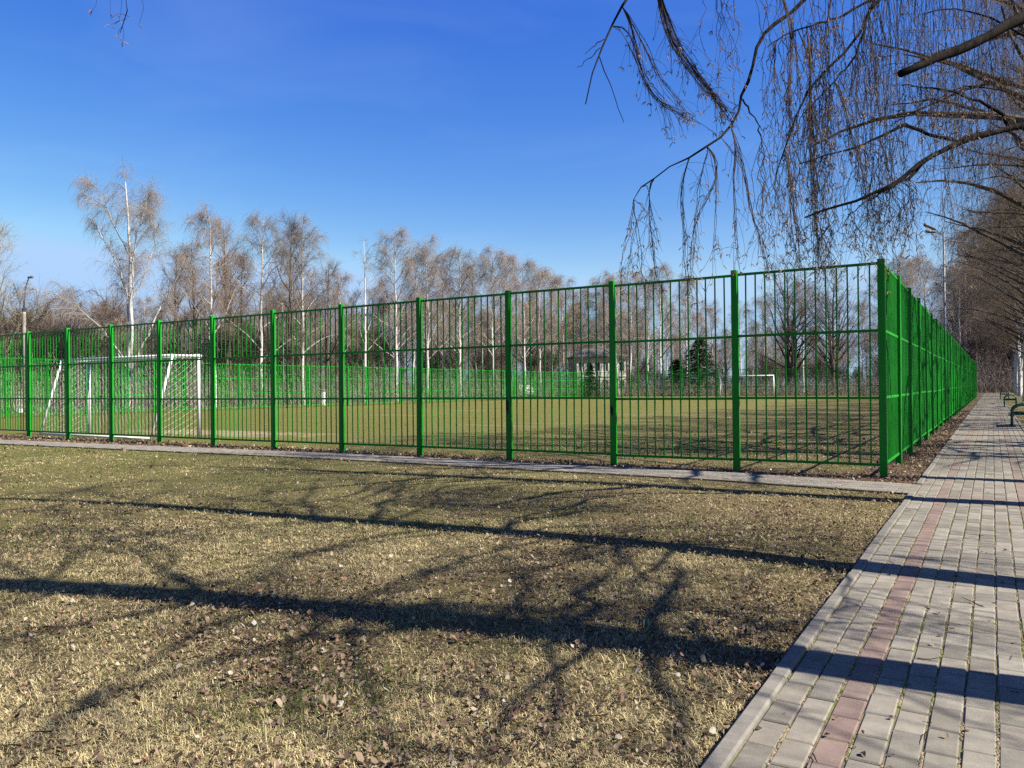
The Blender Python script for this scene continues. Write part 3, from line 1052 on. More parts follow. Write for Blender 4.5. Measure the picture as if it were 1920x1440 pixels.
# trees that close the end of the path
GE = 'trees at the end of the path'
LE = ['pale-trunked birch in the dense wood where the paved path ends', 'dark-stemmed bare tree in the dense wood where the paved path ends']
for i in range(58):
    px = wr.uniform(1800, 2080)
    D = wr.uniform(98, 170)
    k = wr.choice([1, 2, 3, 5, 5, 4])
    place((BIRCH + DARK)[k], 'bare_tree', LE[k > 3], px, wr.uniform(330, 560), D, GE)

# undergrowth behind the fences: upright stems, nobody could count them
ur = np.random.default_rng(9)
n = 16000
seg = ur.random(n)
X_, Y_ = np.zeros(n), np.zeros(n)
a_ = seg < 0.5
X_[a_] = LX - 1.5 - ur.gamma(2.0, 5.0, a_.sum())
Y_[a_] = ur.uniform(12, 110, a_.sum())
b_ = (seg >= 0.5) & (seg < 0.75)
X_[b_] = ur.uniform(LX - 20, -2.5, b_.sum())
Y_[b_] = BY + 3 + ur.gamma(2.0, 5.0, b_.sum())
c_ = seg >= 0.75
X_[c_] = ur.uniform(-14, 26, c_.sum())
Y_[c_] = 99.5 + ur.gamma(2.0, 7.0, c_.sum())
hh = ur.uniform(0.6, 2.2, n) * np.where(c_, 2.6, np.where(a_, 1.7, 1.0))
P = grow(np.c_[X_, Y_, np.full(n, -0.05)], np.c_[ur.normal(size=(n, 2)) * 0.35, np.ones(n)], hh, 4, 0.18, 0.0, ur)
sh1 = tubes(P, np.linspace(0.016, 0.006, 4)[None] * np.ones((n, 1)), 3)
j = np.repeat(np.arange(n), 4)
S = P[j, ur.integers(1, 4, len(j))]
P2 = grow(S, ur.normal(size=(len(j), 3)) + [0, 0, 0.8], ur.uniform(0.2, 0.7, len(j)), 3, 0.2, 0.0, ur)
sh2 = tubes(P2, np.linspace(0.010, 0.004, 3)[None] * np.ones((len(j), 1)), 3)
tag(link('undergrowth', mesh('undergrowth', *join([sh1, sh2]), M['twig'])), 'brown leafless undergrowth behind the fences', 'undergrowth', kind='stuff')
LS, GS = 'leafless brown shrub growing behind the end fence of the field', 'shrubs behind the end fence'
for px in np.linspace(1170, 1660, 34):
    p = at(px + wr.normal() * 5, 720, wr.uniform(98, 135))
    plant('shrub', LS, BUSH, p[0], p[1], wr.uniform(0.6, 1.3), wr.uniform(0, 6), GS, 'shrub')


LS2, GS2 = 'tall leafless thicket shrub between the tree trunks behind the sunlit fence', 'thicket behind the sunlit fence'
for i in range(80):
    px = wr.uniform(-80, 1150)
    D = np.interp(px, [-90, 245, 545, 1087, 1230], [44, 48, 57, 92, 100]) + wr.uniform(4, 26)
    if px > 1040:
        continue
    p = at(px, 720, D)
    plant('shrub', LS2, BUSH, p[0], p[1], wr.uniform(0.9, 1.9), wr.uniform(0, 6), GS2, 'shrub')
LS3, GS3 = 'tall leafless shrub closing off the wooded end of the paved path', 'thicket at the end of the path'
for i in range(40):
    p = at(wr.uniform(1825, 2020), 720, wr.uniform(101, 125))
    plant('shrub', LS3, BUSH, p[0], p[1], wr.uniform(1.2, 2.6), wr.uniform(0, 6), GS3, 'shrub')


# ------------------------------------------------------------------ conifers
def spruce(name, label, px, D, H, W, seed):
    r = np.random.default_rng(seed)
    p = at(px, 720, D)
    o = thing(name, label, 'tree', (p[0], p[1], -0.03))
    tr_ = tubes(np.array([[[0, 0, -0.1], [0, 0, H * 0.5], [0, 0, H]]]), np.array([[0.13, 0.08, 0.01]]) * H / 7, 7)
    link('trunk', mesh('spruce_trunk', *tr_, M['dark_bark'], True), o)
    nb = 260
    z = H * (0.04 + 0.93 * np.sort(r.random(nb)))
    L = W / 2 * (1 - z / H) ** 0.8 * r.uniform(0.7, 1.15, nb) + 0.1
    az = r.uniform(0, 2 * math.pi, nb)
    P = grow(np.c_[np.zeros((nb, 2)), z], np.c_[np.cos(az), np.sin(az), np.full(nb, 0.15)], L, 6, 0.05, 0.16, r)
    parts = [tubes(P, np.linspace(0.02, 0.006, 6)[None] * np.ones((nb, 1)), 3)]
    k = 46
    q = r.uniform(0.1, 1, (nb, k)) * 5
    i0 = np.clip(q.astype(int), 0, 4)
    ar = np.arange(nb)[:, None]
    S = (P[ar, i0] + (P[ar, i0 + 1] - P[ar, i0]) * (q - i0)[..., None]).reshape(-1, 3)
    d = nrm(nrm(P[ar, i0 + 1] - P[ar, i0]).reshape(-1, 3) + r.normal(size=(nb * k, 3)) * [0.7, 0.7, 0.35] + [0, 0, -0.25])
    l = r.uniform(0.12, 0.34, nb * k)[:, None] * (H / 7)
    w_ = nrm(np.cross(d, r.normal(size=d.shape))) * r.uniform(0.02, 0.045, (nb * k, 1)) * (H / 7)
    V_ = np.stack([S - w_ * 0.5, S + w_ * 0.5, S + d * l * 0.6 + w_, S + d * l, S + d * l * 0.6 - w_], 1).reshape(-1, 3)
    F_ = np.arange(nb * k * 5).reshape(-1, 5)
    parts.append((V_, [F_]))
    link('crown', mesh('spruce_crown', *join(parts), M['needle']), o)
    return o


spruce('spruce_tree', 'dark green conical spruce beyond the end fence beside the empty goal', 1312, 90, 7.0, 7.6, 3)
spruce('spruce_tree', 'bushy low spruce beyond the end fence, left of the tall conical one'.replace(', left of', ', next to'), 1268, 91, 4.4, 4.6, 4)
spruce('spruce_tree', 'small dark spruce in front of the cream building', 1106, 92, 4.0, 2.6, 5)

# ------------------------------------------------------------------ building, cars, shed
pbld = at(1128, 720, 101)
bl = thing('building', 'cream two-storey building with a dark roof seen between the birches', 'building', (pbld[0], pbld[1], -0.05), YAW + 0.10)
bl.scale = (0.70, 0.70, 0.84)
Wb, Db, Hb = 9.2, 9.0, 5.9
cols, zz = 6, ((0.9, 2.35), (3.7, 5.2))
ww = 1.0
xs = np.linspace(-Wb / 2 + 0.85, Wb / 2 - 0.85, cols)
# front wall in strips round the openings
strips = [box(0, 0.15, 0.45, Wb, 0.3, 0.9), box(0, 0.15, (2.35 + 3.7) / 2, Wb, 0.3, 1.35), box(0, 0.15, (5.2 + Hb) / 2, Wb, 0.3, Hb - 5.2)]
for z0, z1 in zz:
    edges = [-Wb / 2] + [e for x in xs for e in (x - ww / 2, x + ww / 2)] + [Wb / 2]
    for i in range(0, len(edges), 2):
        strips.append(box((edges[i] + edges[i + 1]) / 2, 0.15, (z0 + z1) / 2, edges[i + 1] - edges[i], 0.3, z1 - z0))
link('wall', mesh('front_wall', *join(strips), M['cream']), bl)
link('wall', mesh('other_walls', *join([box(-Wb / 2 + 0.15, Db / 2 + 0.16, Hb / 2, 0.3, Db - 0.3, Hb), box(Wb / 2 - 0.15, Db / 2 + 0.16, Hb / 2, 0.3, Db - 0.3, Hb),
                                        box(0, Db, Hb / 2, Wb - 0.7, 0.3, Hb)]), M['cream']), bl)
link('plinth', mesh('plinth', *box(0, -0.04, 0.25, Wb + 0.06, 0.08, 0.5), M['plinth']), bl)
link('cornice', mesh('cornice', *box(0, 2.9 * 0 - 0.06, 3.02, Wb + 0.05, 0.12, 0.16), M['whitewash']), bl)
rv = np.array([[-Wb / 2 - .5, -.6, Hb], [Wb / 2 + .5, -.6, Hb], [Wb / 2 + .5, Db + .6, Hb], [-Wb / 2 - .5, Db + .6, Hb],
               [-Wb / 2 - .5, -.6, Hb + .18], [Wb / 2 + .5, -.6, Hb + .18], [Wb / 2 + .5, Db + .6, Hb + .18], [-Wb / 2 - .5, Db + .6, Hb + .18],
               [-Wb / 2 + 2.2, Db / 2, Hb + 1.5], [Wb / 2 - 2.2, Db / 2, Hb + 1.5]])
ro = link('roof', mesh('roof', rv, [np.array([[0, 3, 2, 1], [0, 1, 5, 4], [1, 2, 6, 5], [2, 3, 7, 6], [3, 0, 4, 7], [4, 5, 9, 8], [6, 7, 8, 9]]), np.array([[5, 6, 9], [7, 4, 8]])], M['roof']), bl)
link('chimney', mesh('chimney', *box(1.4, Db / 2, Hb + 1.6, 0.6, 0.6, 1.2), M['plinth']), ro)
for z0, z1 in zz:
    for x in xs:
        w = link('window', mesh('window_frame', *join([box(-ww / 2 + .05, 0, 0, .1, .08, z1 - z0), box(ww / 2 - .05, 0, 0, .1, .08, z1 - z0), box(0, 0, (z1 - z0) / 2 - .05, ww - .2, .078, .1),
                                                      box(0, 0, -(z1 - z0) / 2 + .05, ww - .2, .078, .1), box(0, 0, 0, .07, .074, z1 - z0 - .2)]), M['whitewash']), bl, (x, 0.12, (z0 + z1) / 2))
        link('pane', mesh('pane', *box(0, 0.02, 0, ww - .2, .02, z1 - z0 - .2), M['glass']), w)


def car(label, px, D, rz, paint):
    p = at(px, 720, D)
    o = thing('parked_car', label, 'car', (p[0], p[1], -0.03), rz)
    prof = np.array([(-2.05, .35), (-2.1, .62), (-2.0, .85), (-1.2, .95), (-.62, 1.42), (.75, 1.46), (1.5, 1.02), (2.02, .95), (2.1, .6), (2.05, .33)])
    n_ = len(prof)
    V_ = []
    for wy, k in ((-.82, 1), (-.86, 1), (.86, 1), (.82, 1)):
        for i, (x, z) in enumerate(prof):
            tuck = 0.80 if z > 1.2 else 1.0
            V_.append((x, wy * tuck, z))
    F_ = []
    for s_ in range(3):
        for i in range(n_):
            j_ = (i + 1) % n_
            F_.append([s_ * n_ + i, s_ * n_ + j_, (s_ + 1) * n_ + j_, (s_ + 1) * n_ + i])
    link('body', mesh('car_body', V_, [np.array(F_), np.array([np.arange(n_)[::-1]]), np.array([np.arange(n_) + 3 * n_])], M[paint]), o)
    for sgn in (-1, 1):
        V_ = np.array([(-1.0, sgn * .862, .97), (1.3, sgn * .862, 1.0), (.66, sgn * .72, 1.38), (-.55, sgn * .72, 1.36)])
        link('side_window', mesh('side_window', np.concatenate([V_, V_ + [0, sgn * .02, 0.01]]), [np.array([[4, 5, 6, 7], [0, 1, 5, 4], [1, 2, 6, 5], [2, 3, 7, 6], [3, 0, 4, 7]])], M['glass']), o)
        link('headlight', mesh('headlight', *box(-2.06, sgn * .6, .72, .08, .3, .14), M['lamp_glass']), o)
    V_ = np.array([(-1.17, -.7, .985), (-1.17, .7, .985), (-.66, .6, 1.40), (-.66, -.6, 1.40)]) + [-.02, 0, .02]
    link('windscreen', mesh('windscreen', np.concatenate([V_, V_ + [-.01, 0, .01]]), [np.array([[4, 7, 6, 5], [0, 4, 5, 1], [1, 5, 6, 2], [2, 6, 7, 3], [3, 7, 4, 0]])], M['glass']), o)
    for x in (-1.3, 1.3):
        for sgn in (-1, 1):
            w = link('wheel', mesh('tyre', *tubes(np.array([[[x, sgn * .70, .32], [x, sgn * .89, .32]]]), np.full((1, 2), .32), 14, True), M['tyre'], False), o)
            link('rim', mesh('rim', *tubes(np.array([[[x, sgn * .80, .32], [x, sgn * .895, .32]]]), np.full((1, 2), .19), 10, True), M['steel']), w)
    return o


car('white parked car seen through the sunlit fence among birch trunks', 980, 92, YAW - 1.3, 'car_white')
car('dull blue parked car behind the sunlit fence, beside the white car', 1022, 95, YAW - 0.2, 'car_blue')
car('beige parked car in front of the cream building', 1074, 97, YAW + 0.1, 'car_beige')
p = at(1853, 720, 100)
sd = thing('shed', 'dark shed at the wooded end of the paved path', 'shed', (p[0] - 0.1, p[1], -0.05), 0.1)
link('wall', mesh('shed_wall', *box(0, 0, 0.95, 1.5, 1.5, 1.9), M['shed']), sd)
link('roof', mesh('shed_roof', *join([box(0, 0, 1.96, 1.8, 1.8, 0.1)]), M['roof']), sd)
link('door', mesh('shed_door', *box(0, -0.77, 0.85, 0.7, 0.03, 1.7), M['dark_metal']), sd)

# ------------------------------------------------------------------ lamps, posts, wires
def lamp(name, label, px, D, top_px, arms, pole_mat, r0, rz=0.0):
    p = at(px, 720, D)
    H = CAM_H + (horizon_y(px) - top_px) / FPX * D
    o = thing(name, label, 'street lamp', (p[0], p[1], 0), rz)
    link('pole', mesh('pole', *tubes(np.array([[[0, 0, -0.2], [0, 0, H * 0.66], [0, 0, H * 0.665], [0, 0, H]]]), np.array([[r0, r0 * 0.85, r0 * 0.5, r0 * 0.45]]), 10, True), M[pole_mat], True), o)
    for ax, ay, az_, hl in arms:
        e = np.array([ax, ay, az_])
        a_ = link('arm', mesh('lamp_arm', *tubes(np.array([[[0, 0, H - 0.15], e * 0.5 + [0, 0, H], e + [0, 0, H]]]), np.full((1, 3), r0 * 0.3), 6, True), M['steel']), o)
        d = nrm(np.array([ax, ay, 0.0]) + 1e-6)
        h0 = e + [0, 0, H]
        hd = tubes(np.array([[h0 - d * 0.08, h0 + d * hl * 0.3, h0 + d * hl * 0.8, h0 + d * hl]]), np.array([[0.03, 0.075, 0.085, 0.03]]), 8, True)
        hd[0][:, 2] = h0[2] + (hd[0][:, 2] - h0[2]) * 0.6
        hobj = link('lamp_head', mesh('lamp_head', *hd, M['dark_metal'], True), o)
    return o


# concrete pole with a bent steel arm
p = at(46, 720, 47)
H = CAM_H + (horizon_y(46) - 520) / FPX * 47
lo = thing('street_lamp', 'concrete lamp pole with a slender bent steel arm rising above the sunlit fence', 'street lamp', (p[0], p[1], 0), YAW)
zc = CAM_H + (horizon_y(46) - 580) / FPX * 47
link('pole', mesh('pole', *tubes(np.array([[[0, 0, -0.2], [0, 0, zc - 0.3], [0, 0, zc]]]), np.array([[0.15, 0.105, 0.10]]), 8, True), M['concrete'], True), lo)
link('collar', mesh('collar', *tubes(np.array([[[0, 0, zc - 0.14], [0, 0, zc + 0.06]]]), np.full((1, 2), 0.118), 8, True), M['dark_metal']), lo)
arm = smooth_line([(0, 0, zc - 0.05), (0.03, 0, zc + 0.7), (0.12, 0, H - 0.5), (0.30, 0, H - 0.05)], 12)
link('arm', mesh('lamp_arm', *tubes(arm[None], np.linspace(0.055, 0.035, 12)[None], 8, True), M['dark_metal'], True), lo)
hd = tubes(np.array([[[0.22, 0, H], [0.36, 0, H + .01], [0.52, 0, H + .02], [0.58, 0, H + .02]]]), np.array([[0.03, 0.08, 0.08, 0.03]]), 8, True)
link('lamp_head', mesh('lamp_head', *hd, M['steel'], True), lo)
zb = CAM_H + (horizon_y(46) - 611) / FPX * 47
link('bracket', mesh('bracket', *box(0.12, 0, zb, 0.55, 0.06, 0.05), M['dark_metal']), lo)
for k, (dx_, l_) in enumerate((((-26.0, 2.0, 1.2), 'sagging black overhead cable leading from the lamp pole past the willow'),
                               ((30.0, 14.0, -0.4), 'sagging black overhead cable leading from the lamp pole into the birches'))):
    A = np.array([p[0], p[1], zb])
    e = u_r * dx_[0] + u_f * dx_[1]
    B = A + e + [0, 0, dx_[2]]
    tt = np.linspace(0, 1, 14)[:, None]
    L_ = A + (B - A) * tt - np.array([0, 0, 1.3]) * (4 * tt * (1 - tt))
    tag(link('cable', mesh('cable', *tubes(L_[None], np.full((1, 14), 0.011), 4), M['dark_metal'])), l_, 'cable')
lamp('street_lamp', 'thin grey lamp post among the dark trees beyond the sunlit fence', 531, 58, 568, [(-0.45, -0.2, 0.1, 0.4), (0.12, 0.05, 0.06, 0.2)], 'steel', 0.07, YAW)
lamp('street_lamp', 'thin grey lamp post standing among slim birches beyond the sunlit fence', 905, 84, 605, [(0.5, -0.1, 0.1, 0.45)], 'steel', 0.08, YAW)
# twin-headed lamp behind the long side fence
p = at(1773, 720, 27.0)
H = CAM_H + (horizon_y(1773) - 436) / FPX * 27.0
tl = thing('street_lamp', 'tall grey lamp post with two arms rising behind the long side fence', 'street lamp', (p[0], p[1], 0), YAW)
link('pole', mesh('pole', *tubes(np.array([[[0, 0, -0.2], [0, 0, 2.5], [0, 0, H]]]), np.array([[0.055, 0.042, 0.026]]), 10, True), M['steel'], True), tl)
for (dx_, dz_) in ((-0.78, 0.26), (-0.74, 0.02)):
    link('arm', mesh('lamp_arm', *tubes(np.array([[[0, 0, H - 0.1], [dx_ * 0.45, dx_ * 0.1, H + dz_ * 0.4]]]), np.full((1, 2), 0.022), 6, True), M['steel']), tl)
    a_, b_ = np.array([dx_ * 0.40, dx_ * 0.09, H + dz_ * 0.35]), np.array([dx_, dx_ * 0.22, H + dz_])
    hd = tubes(np.array([[a_, a_ * 0.8 + b_ * 0.2, b_ * 0.9 + a_ * 0.1, b_]]), np.array([[0.02, 0.05, 0.06, 0.02]]), 8, True)
    link('lamp_head', mesh('lamp_head', *hd, M['dark_metal'], True), tl)
link('cross_arm', mesh('cross_arm', *poly_tube([(-0.35, 0, H - 0.22), (1.15, 0.1, H - 0.34)], 0.012, 6), M['steel']), tl)
# whitewashed marker posts beyond the sunlit fence
for px, D, l_ in ((37, 46, 'short whitewashed concrete post at the foot of the concrete lamp pole'), (606, 58, 'short whitewashed concrete post behind the sunlit fence, near the thin grey lamp'),
                  (942, 84, 'short whitewashed concrete post behind the sunlit fence, near the white car')):
    p = at(px, 720, D)
    V_, F_ = bevel_prism(0.30, 0.30, -0.2, 1.05, 0.05)
    mp_ = thing('marker_post', l_, 'post', (p[0], p[1], 0), 0.4)
    link('shaft', mesh('marker_shaft', V_, F_, M['whitewash']), mp_)
    link('cap', mesh('marker_cap', *bevel_prism(0.38, 0.38, 1.05, 1.14, 0.03), M['concrete']), mp_)

# ------------------------------------------------------------------ the birch row along the path
ALLEY = [tree_meshes('alley_birch', 'birch_alley', 'twig_alley', 'limb_brown', seed=51, H=12.5, r0=0.15, nl=30, t0=0.30, llen=4.2, lang=56, lift=0.15, droop=0.06, nsec=11, ntw=15, tlen=0.85, tdroop=1.0, twr=0.0017, secr=0.0050),
         tree_meshes('alley_birch', 'birch_alley', 'twig_alley', 'limb_brown', seed=52, H=12.0, r0=0.14, nl=28, t0=0.28, llen=3.9, lang=50, lift=0.2, droop=0.08, nsec=11, ntw=15, tlen=0.9, tdroop=0.9, twr=0.0017, secr=0.0050, lean=(-0.02, 0.01)),
         tree_meshes('alley_birch', 'birch_alley', 'twig_alley', 'limb_brown', seed=53, H=13, r0=0.145, nl=30, t0=0.32, llen=4.3, lang=60, lift=0.1, droop=0.05, nsec=11, ntw=15, tlen=0.8, tdroop=0.9, twr=0.0017, secr=0.0050, lean=(0.01, -0.02))]
LA, GA = 'old birch with black-scarred white trunk in the row along the paved path', 'birch row along the path'
ar_ = np.random.default_rng(61)
TREE_X = 1.55
ys = [11.15, 14.6, 17.1, 20.4, 22.6, 26.2, 29.0, 32.5, 35.0, 38.6, 41.5, 45.0, 48.0, 51.5, 54.2, 58.0, 61.0, 64.4, 67.5, 70.5, 73.8, 77.0, 80.3, 83.5, 87.0, 90.2, 93.5, 96.5]
for i, y in enumerate(ys):
    plant('birch_tree', LA, ALLEY[i % 3], TREE_X + ar_.normal() * 0.2 + (0.55 if y > 24 else 0), y, ar_.uniform(0.92, 1.08), ar_.uniform(0, 6.28), GA)
# second row further from the path
for i, y in enumerate(np.arange(15.5, 100.0, 4.6)):
    plant('birch_tree', 'birch in the second row, behind the birches that line the path', ALLEY[(i + 1) % 3], 5.4 + ar_.normal() * 0.4, y + ar_.normal() * 0.6, ar_.uniform(0.85, 1.05), ar_.uniform(0, 6.28), 'second birch row')


def shadow_pt(px, py, z):
    """place at height z whose sun shadow lies on the ground at photo pixel (px, py)"""
    g = on_ground(px, py)
    return np.array([g[0] - SHX * z, g[1] - SHY * z, z])


def shadow_trunk(px, py, x):
    g = on_ground(px, py)
    return shadow_pt(px, py, (g[0] - x) / SHX)


def roadside_birch(label, trunk, limbs, seed, twz=4.6, H=11.5, extra_limbs=12, low=0):
    """birch by the path: trunk polyline, hand-set limbs [(pts, r0, r1)], light crown above twz"""
    r = np.random.default_rng(seed)
    T = smooth_line(trunk, 18)
    base = T[0].copy()
    o = thing('birch_tree', label, 'tree', (base[0], base[1], -0.03))
    off = np.array([base[0], base[1], 0])
    z = T[:, 2]
    rad = np.interp(z, [0, 0.4, 3, 7, 9.5, 11.5], [0.185, 0.168, 0.155, 0.140, 0.095, 0.03])
    trunk_w = tubes((T - off)[None], rad[None], 12)
    wood = []
    SS, DD, LL = [], [], []
    lines = []
    for pts, ra, rb in limbs:
        L_ = smooth_line(np.array(pts), 12)
        L_[1:-1] += r.normal(size=(10, 3)) * 0.035
        wood.append(tubes((L_ - off)[None], np.linspace(ra, rb, 12)[None], 7))
        lines.append(L_)
    k = np.arange(extra_limbs)
    zt = np.linspace(twz, T[-1, 2] * 0.95, extra_limbs) + r.normal(size=extra_limbs) * 0.15
    S = np.stack([np.interp(zt, z, T[:, i]) for i in range(3)], 1)
    az = k * 2.4 + r.normal(size=extra_limbs) * 0.4
    an = np.radians(r.uniform(40, 60, extra_limbs))
    P = grow(S, np.c_[np.sin(an) * np.cos(az), np.sin(an) * np.sin(az), np.cos(an)], 2.9 * (1.05 - zt / T[-1, 2]) + 0.9, 12, 0.08, 0.16, r, 0.3)
    wood.append(tubes(P - off, np.linspace(0.030, 0.007, 12)[None] * np.ones((extra_limbs, 1)), 6))
    lines += list(P)
    if low:
        zt = r.uniform(2.4, 5.2, low)
        S = np.stack([np.interp(zt, z, T[:, i]) for i in range(3)], 1)
        az = r.uniform(-1.25, 1.25, low)
        P = grow(S, np.c_[np.cos(az), np.sin(az), r.uniform(0.3, 0.9, low)], r.uniform(1.8, 3.4, low), 12, 0.08, 0.08, r)
        wood.append(tubes(P - off, np.linspace(0.022, 0.006, 12)[None] * np.ones((low, 1)), 6))
        lines += list(P)
    for li, L_ in enumerate(lines):
        m_ = 3 if li < len(limbs) else 8
        q = r.uniform(0.3, 1, m_) * 11
        i0 = np.clip(q.astype(int), 0, 10)
        SS.append(L_[i0] + (L_[i0 + 1] - L_[i0]) * (q - i0)[:, None])
        DD.append(nrm(nrm(L_[i0 + 1] - L_[i0]) + r.normal(size=(m_, 3)) * 0.5))
        LL.append(r.uniform(0.5, 1.3, m_))
    S2, D2, L2 = map(np.concatenate, (SS, DD, LL))
    keep = (S2[:, 2] > twz * 0.8) | (S2[:, 0] > 2.2)
    S2, D2, L2 = S2[keep], D2[keep], L2[keep]
    P2 = grow(S2, D2, L2, 6, 0.1, 0.2, r, 0.2)
    cr_ = [tubes(P2 - off, np.linspace(0.009, 0.004, 6)[None] * np.ones((len(P2), 1)), 4)]
    nt = 8
    q = r.uniform(0.1, 1, (len(P2), nt)) * 5
    i0 = np.clip(q.astype(int), 0, 4)
    a2 = np.arange(len(P2))[:, None]
    S3 = (P2[a2, i0] + (P2[a2, i0 + 1] - P2[a2, i0]) * (q - i0)[..., None]).reshape(-1, 3)
    P3 = grow(S3, r.normal(size=S3.shape) * 0.6 + [0, 0, -0.2], r.uniform(0.3, 0.9, len(S3)), 5, 0.1, 0.7, r)
    cr_.append(tubes(P3 - off, np.linspace(0.0032, 0.0018, 5)[None] * np.ones((len(P3), 1)), 3))
    link('trunk', mesh('trunk', *trunk_w, M['birch_alley'], True), o)
    link('limbs', mesh('limbs', *join(wood), M['limb_brown'], True), o)
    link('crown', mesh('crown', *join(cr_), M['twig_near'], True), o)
    return o, off


# first tree: its trunk throws the lower long shadow across the lawn
ta = [(TREE_X, on_ground(1920, 1290)[1] + 0.10, -0.2)] + [shadow_trunk(x, y, TREE_X - 0.05 * i) for i, (x, y) in enumerate(((1920, 1290), (1500, 1243), (1200, 1190), (850, 1160), (500, 1118), (150, 1094), (-250, 1080), (-520, 1070)))]
za = lambda x, y, i=0: shadow_trunk(x, y, TREE_X)
la = [([shadow_trunk(1200, 1190, TREE_X - .1), shadow_pt(1222, 1240, 4.2), shadow_pt(1245, 1330, 4.6), shadow_pt(1300, 1400, 5.0), shadow_pt(1330, 1470, 5.5)], 0.045, 0.010),
      ([shadow_trunk(850, 1160, TREE_X - .15), shadow_pt(600, 1180, 5.6), shadow_pt(420, 1225, 6.0), shadow_pt(250, 1275, 6.2), shadow_pt(60, 1320, 6.6)], 0.042, 0.012),
      ([shadow_trunk(1215, 1192, TREE_X - .1), shadow_pt(1215, 1150, 4.0), shadow_pt(1262, 1100, 4.6), shadow_pt(1250, 1050, 5.4)], 0.05, 0.02),
      ([shadow_trunk(1090, 1180, TREE_X - .1), shadow_pt(1085, 1120, 4.6), shadow_pt(1140, 1060, 5.2), shadow_pt(1190, 1020, 6.0)], 0.04, 0.012),
      ([shadow_trunk(700, 1140, TREE_X - .15), shadow_pt(560, 1120, 5.7), shadow_pt(380, 1128, 6.4), shadow_pt(100, 1125, 7.2)], 0.035, 0.01)]
la += [([shadow_trunk(1000, 1172, TREE_X - .1), shadow_pt(960, 1110, 4.9), shadow_pt(1010, 1060, 5.3), shadow_pt(1090, 1030, 5.8)], 0.032, 0.008),
       ([shadow_trunk(1330, 1215, TREE_X - .1), shadow_pt(1300, 1160, 3.4), shadow_pt(1240, 1120, 3.9), shadow_pt(1150, 1110, 4.5), shadow_pt(1060, 1080, 5.2)], 0.03, 0.008),
       ([shadow_pt(1262, 1100, 4.6), shadow_pt(1330, 1080, 4.7), shadow_pt(1420, 1072, 4.6), shadow_pt(1500, 1060, 4.8)], 0.018, 0.006),
       ([shadow_trunk(1250, 1197, TREE_X - .1), shadow_pt(1300, 1260, 3.7), shadow_pt(1400, 1310, 3.6), shadow_pt(1520, 1330, 3.9)], 0.022, 0.007),
       ([shadow_trunk(400, 1108, TREE_X - .2), shadow_pt(330, 1060, 7.0), shadow_pt(260, 1010, 7.6), shadow_pt(230, 970, 8.0)], 0.03, 0.01)]
roadside_birch('near birch by the path whose trunk casts the lowest long shadow across the lawn', ta, la, 71, low=12)
tb = [(TREE_X, on_ground(1920, 1100)[1] + 0.12, -0.2)] + [shadow_trunk(x, y, TREE_X - 0.04 * i) for i, (x, y) in enumerate(((1920, 1100), (1600, 1056), (1250, 1020), (950, 990), (600, 968), (300, 944), (0, 930), (-250, 918)))]
lb = [([shadow_trunk(950, 990, TREE_X - .1), shadow_pt(985, 965, 5.2), shadow_pt(1100, 957, 5.0), shadow_pt(1250, 955, 5.4)], 0.04, 0.01),
      ([shadow_trunk(700, 972, TREE_X - .1), shadow_pt(715, 940, 6.2), shadow_pt(760, 905, 6.8), shadow_pt(790, 890, 7.2)], 0.035, 0.01),
      ([shadow_trunk(600, 968, TREE_X - .1), shadow_pt(575, 930, 6.6), shadow_pt(590, 895, 7.2)], 0.035, 0.01),
      ([shadow_trunk(1250, 1020, TREE_X - .1), shadow_pt(1400, 1008, 4.2), shadow_pt(1560, 1000, 4.4)], 0.03, 0.012),
      ([shadow_trunk(1150, 1010, TREE_X - .1), shadow_pt(1050, 1035, 4.7), shadow_pt(930, 1040, 5.2)], 0.03, 0.01)]
roadside_birch('birch by the path whose trunk shadow crosses the middle of the lawn', tb, lb, 72, extra_limbs=20, low=14)

# third tree carries the branches that hang into the picture
yc = 9.05
tcx = [(TREE_X, yc, -0.2), (TREE_X - .02, yc, 2.5), (TREE_X + .05, yc + .05, 5), (TREE_X - .05, yc + .1, 7.5), (TREE_X - .1, yc, 10), (TREE_X, yc - .1, 11.8)]
tree_c, off_c = roadside_birch('birch by the path with long catkin-hung branches drooping in front of the fence corner', tcx, [], 73, 6.2, extra_limbs=10)
r = np.random.default_rng(81)
LIMB = {}


def L(name, pts, D0, D1, ra, rb, n=18, root=None):
    m_ = len(pts)
    P = [at(x, y, D0 + (D1 - D0) * i / (m_ - 1)) for i, (x, y) in enumerate(pts)]
    if root is not None:
        P = [np.array(root)] + P
    q = resample(np.array(P), n)
    q = 0.5 * q + 0.5 * smooth_line(np.array(P), n)
    q[1:-1] += r.normal(size=(n - 2, 3)) * 0.006
    LIMB[name] = (q, np.linspace(ra, rb, n))
    return q


trunk_at = lambda z: (TREE_X, yc + .03, z)
L('cut', [(1920, 25), (1850, 62), (1762, 100), (1690, 130)], 6.7, 6.2, 0.075, 0.030, 16, trunk_at(4.9))
L('low', [(1920, 228), (1850, 243), (1790, 262), (1740, 288), (1700, 322), (1660, 350), (1600, 372), (1555, 385), (1510, 400)], 7.0, 6.0, 0.045, 0.007, 22, trunk_at(3.5))
L('low_b', [(1797, 259), (1752, 247), (1707, 232), (1702, 222), (1690, 230), (1650, 250), (1600, 270), (1545, 284), (1500, 300)], 6.85, 6.3, 0.018, 0.004)
L('low_c', [(1893, 233), (1880, 208), (1850, 186), (1808, 174), (1798, 163), (1742, 158), (1690, 152)], 7.0, 6.6, 0.017, 0.004)
L('low_d', [(1738, 290), (1712, 322), (1690, 332), (1640, 360), (1590, 395)], 6.7, 6.2, 0.014, 0.004)
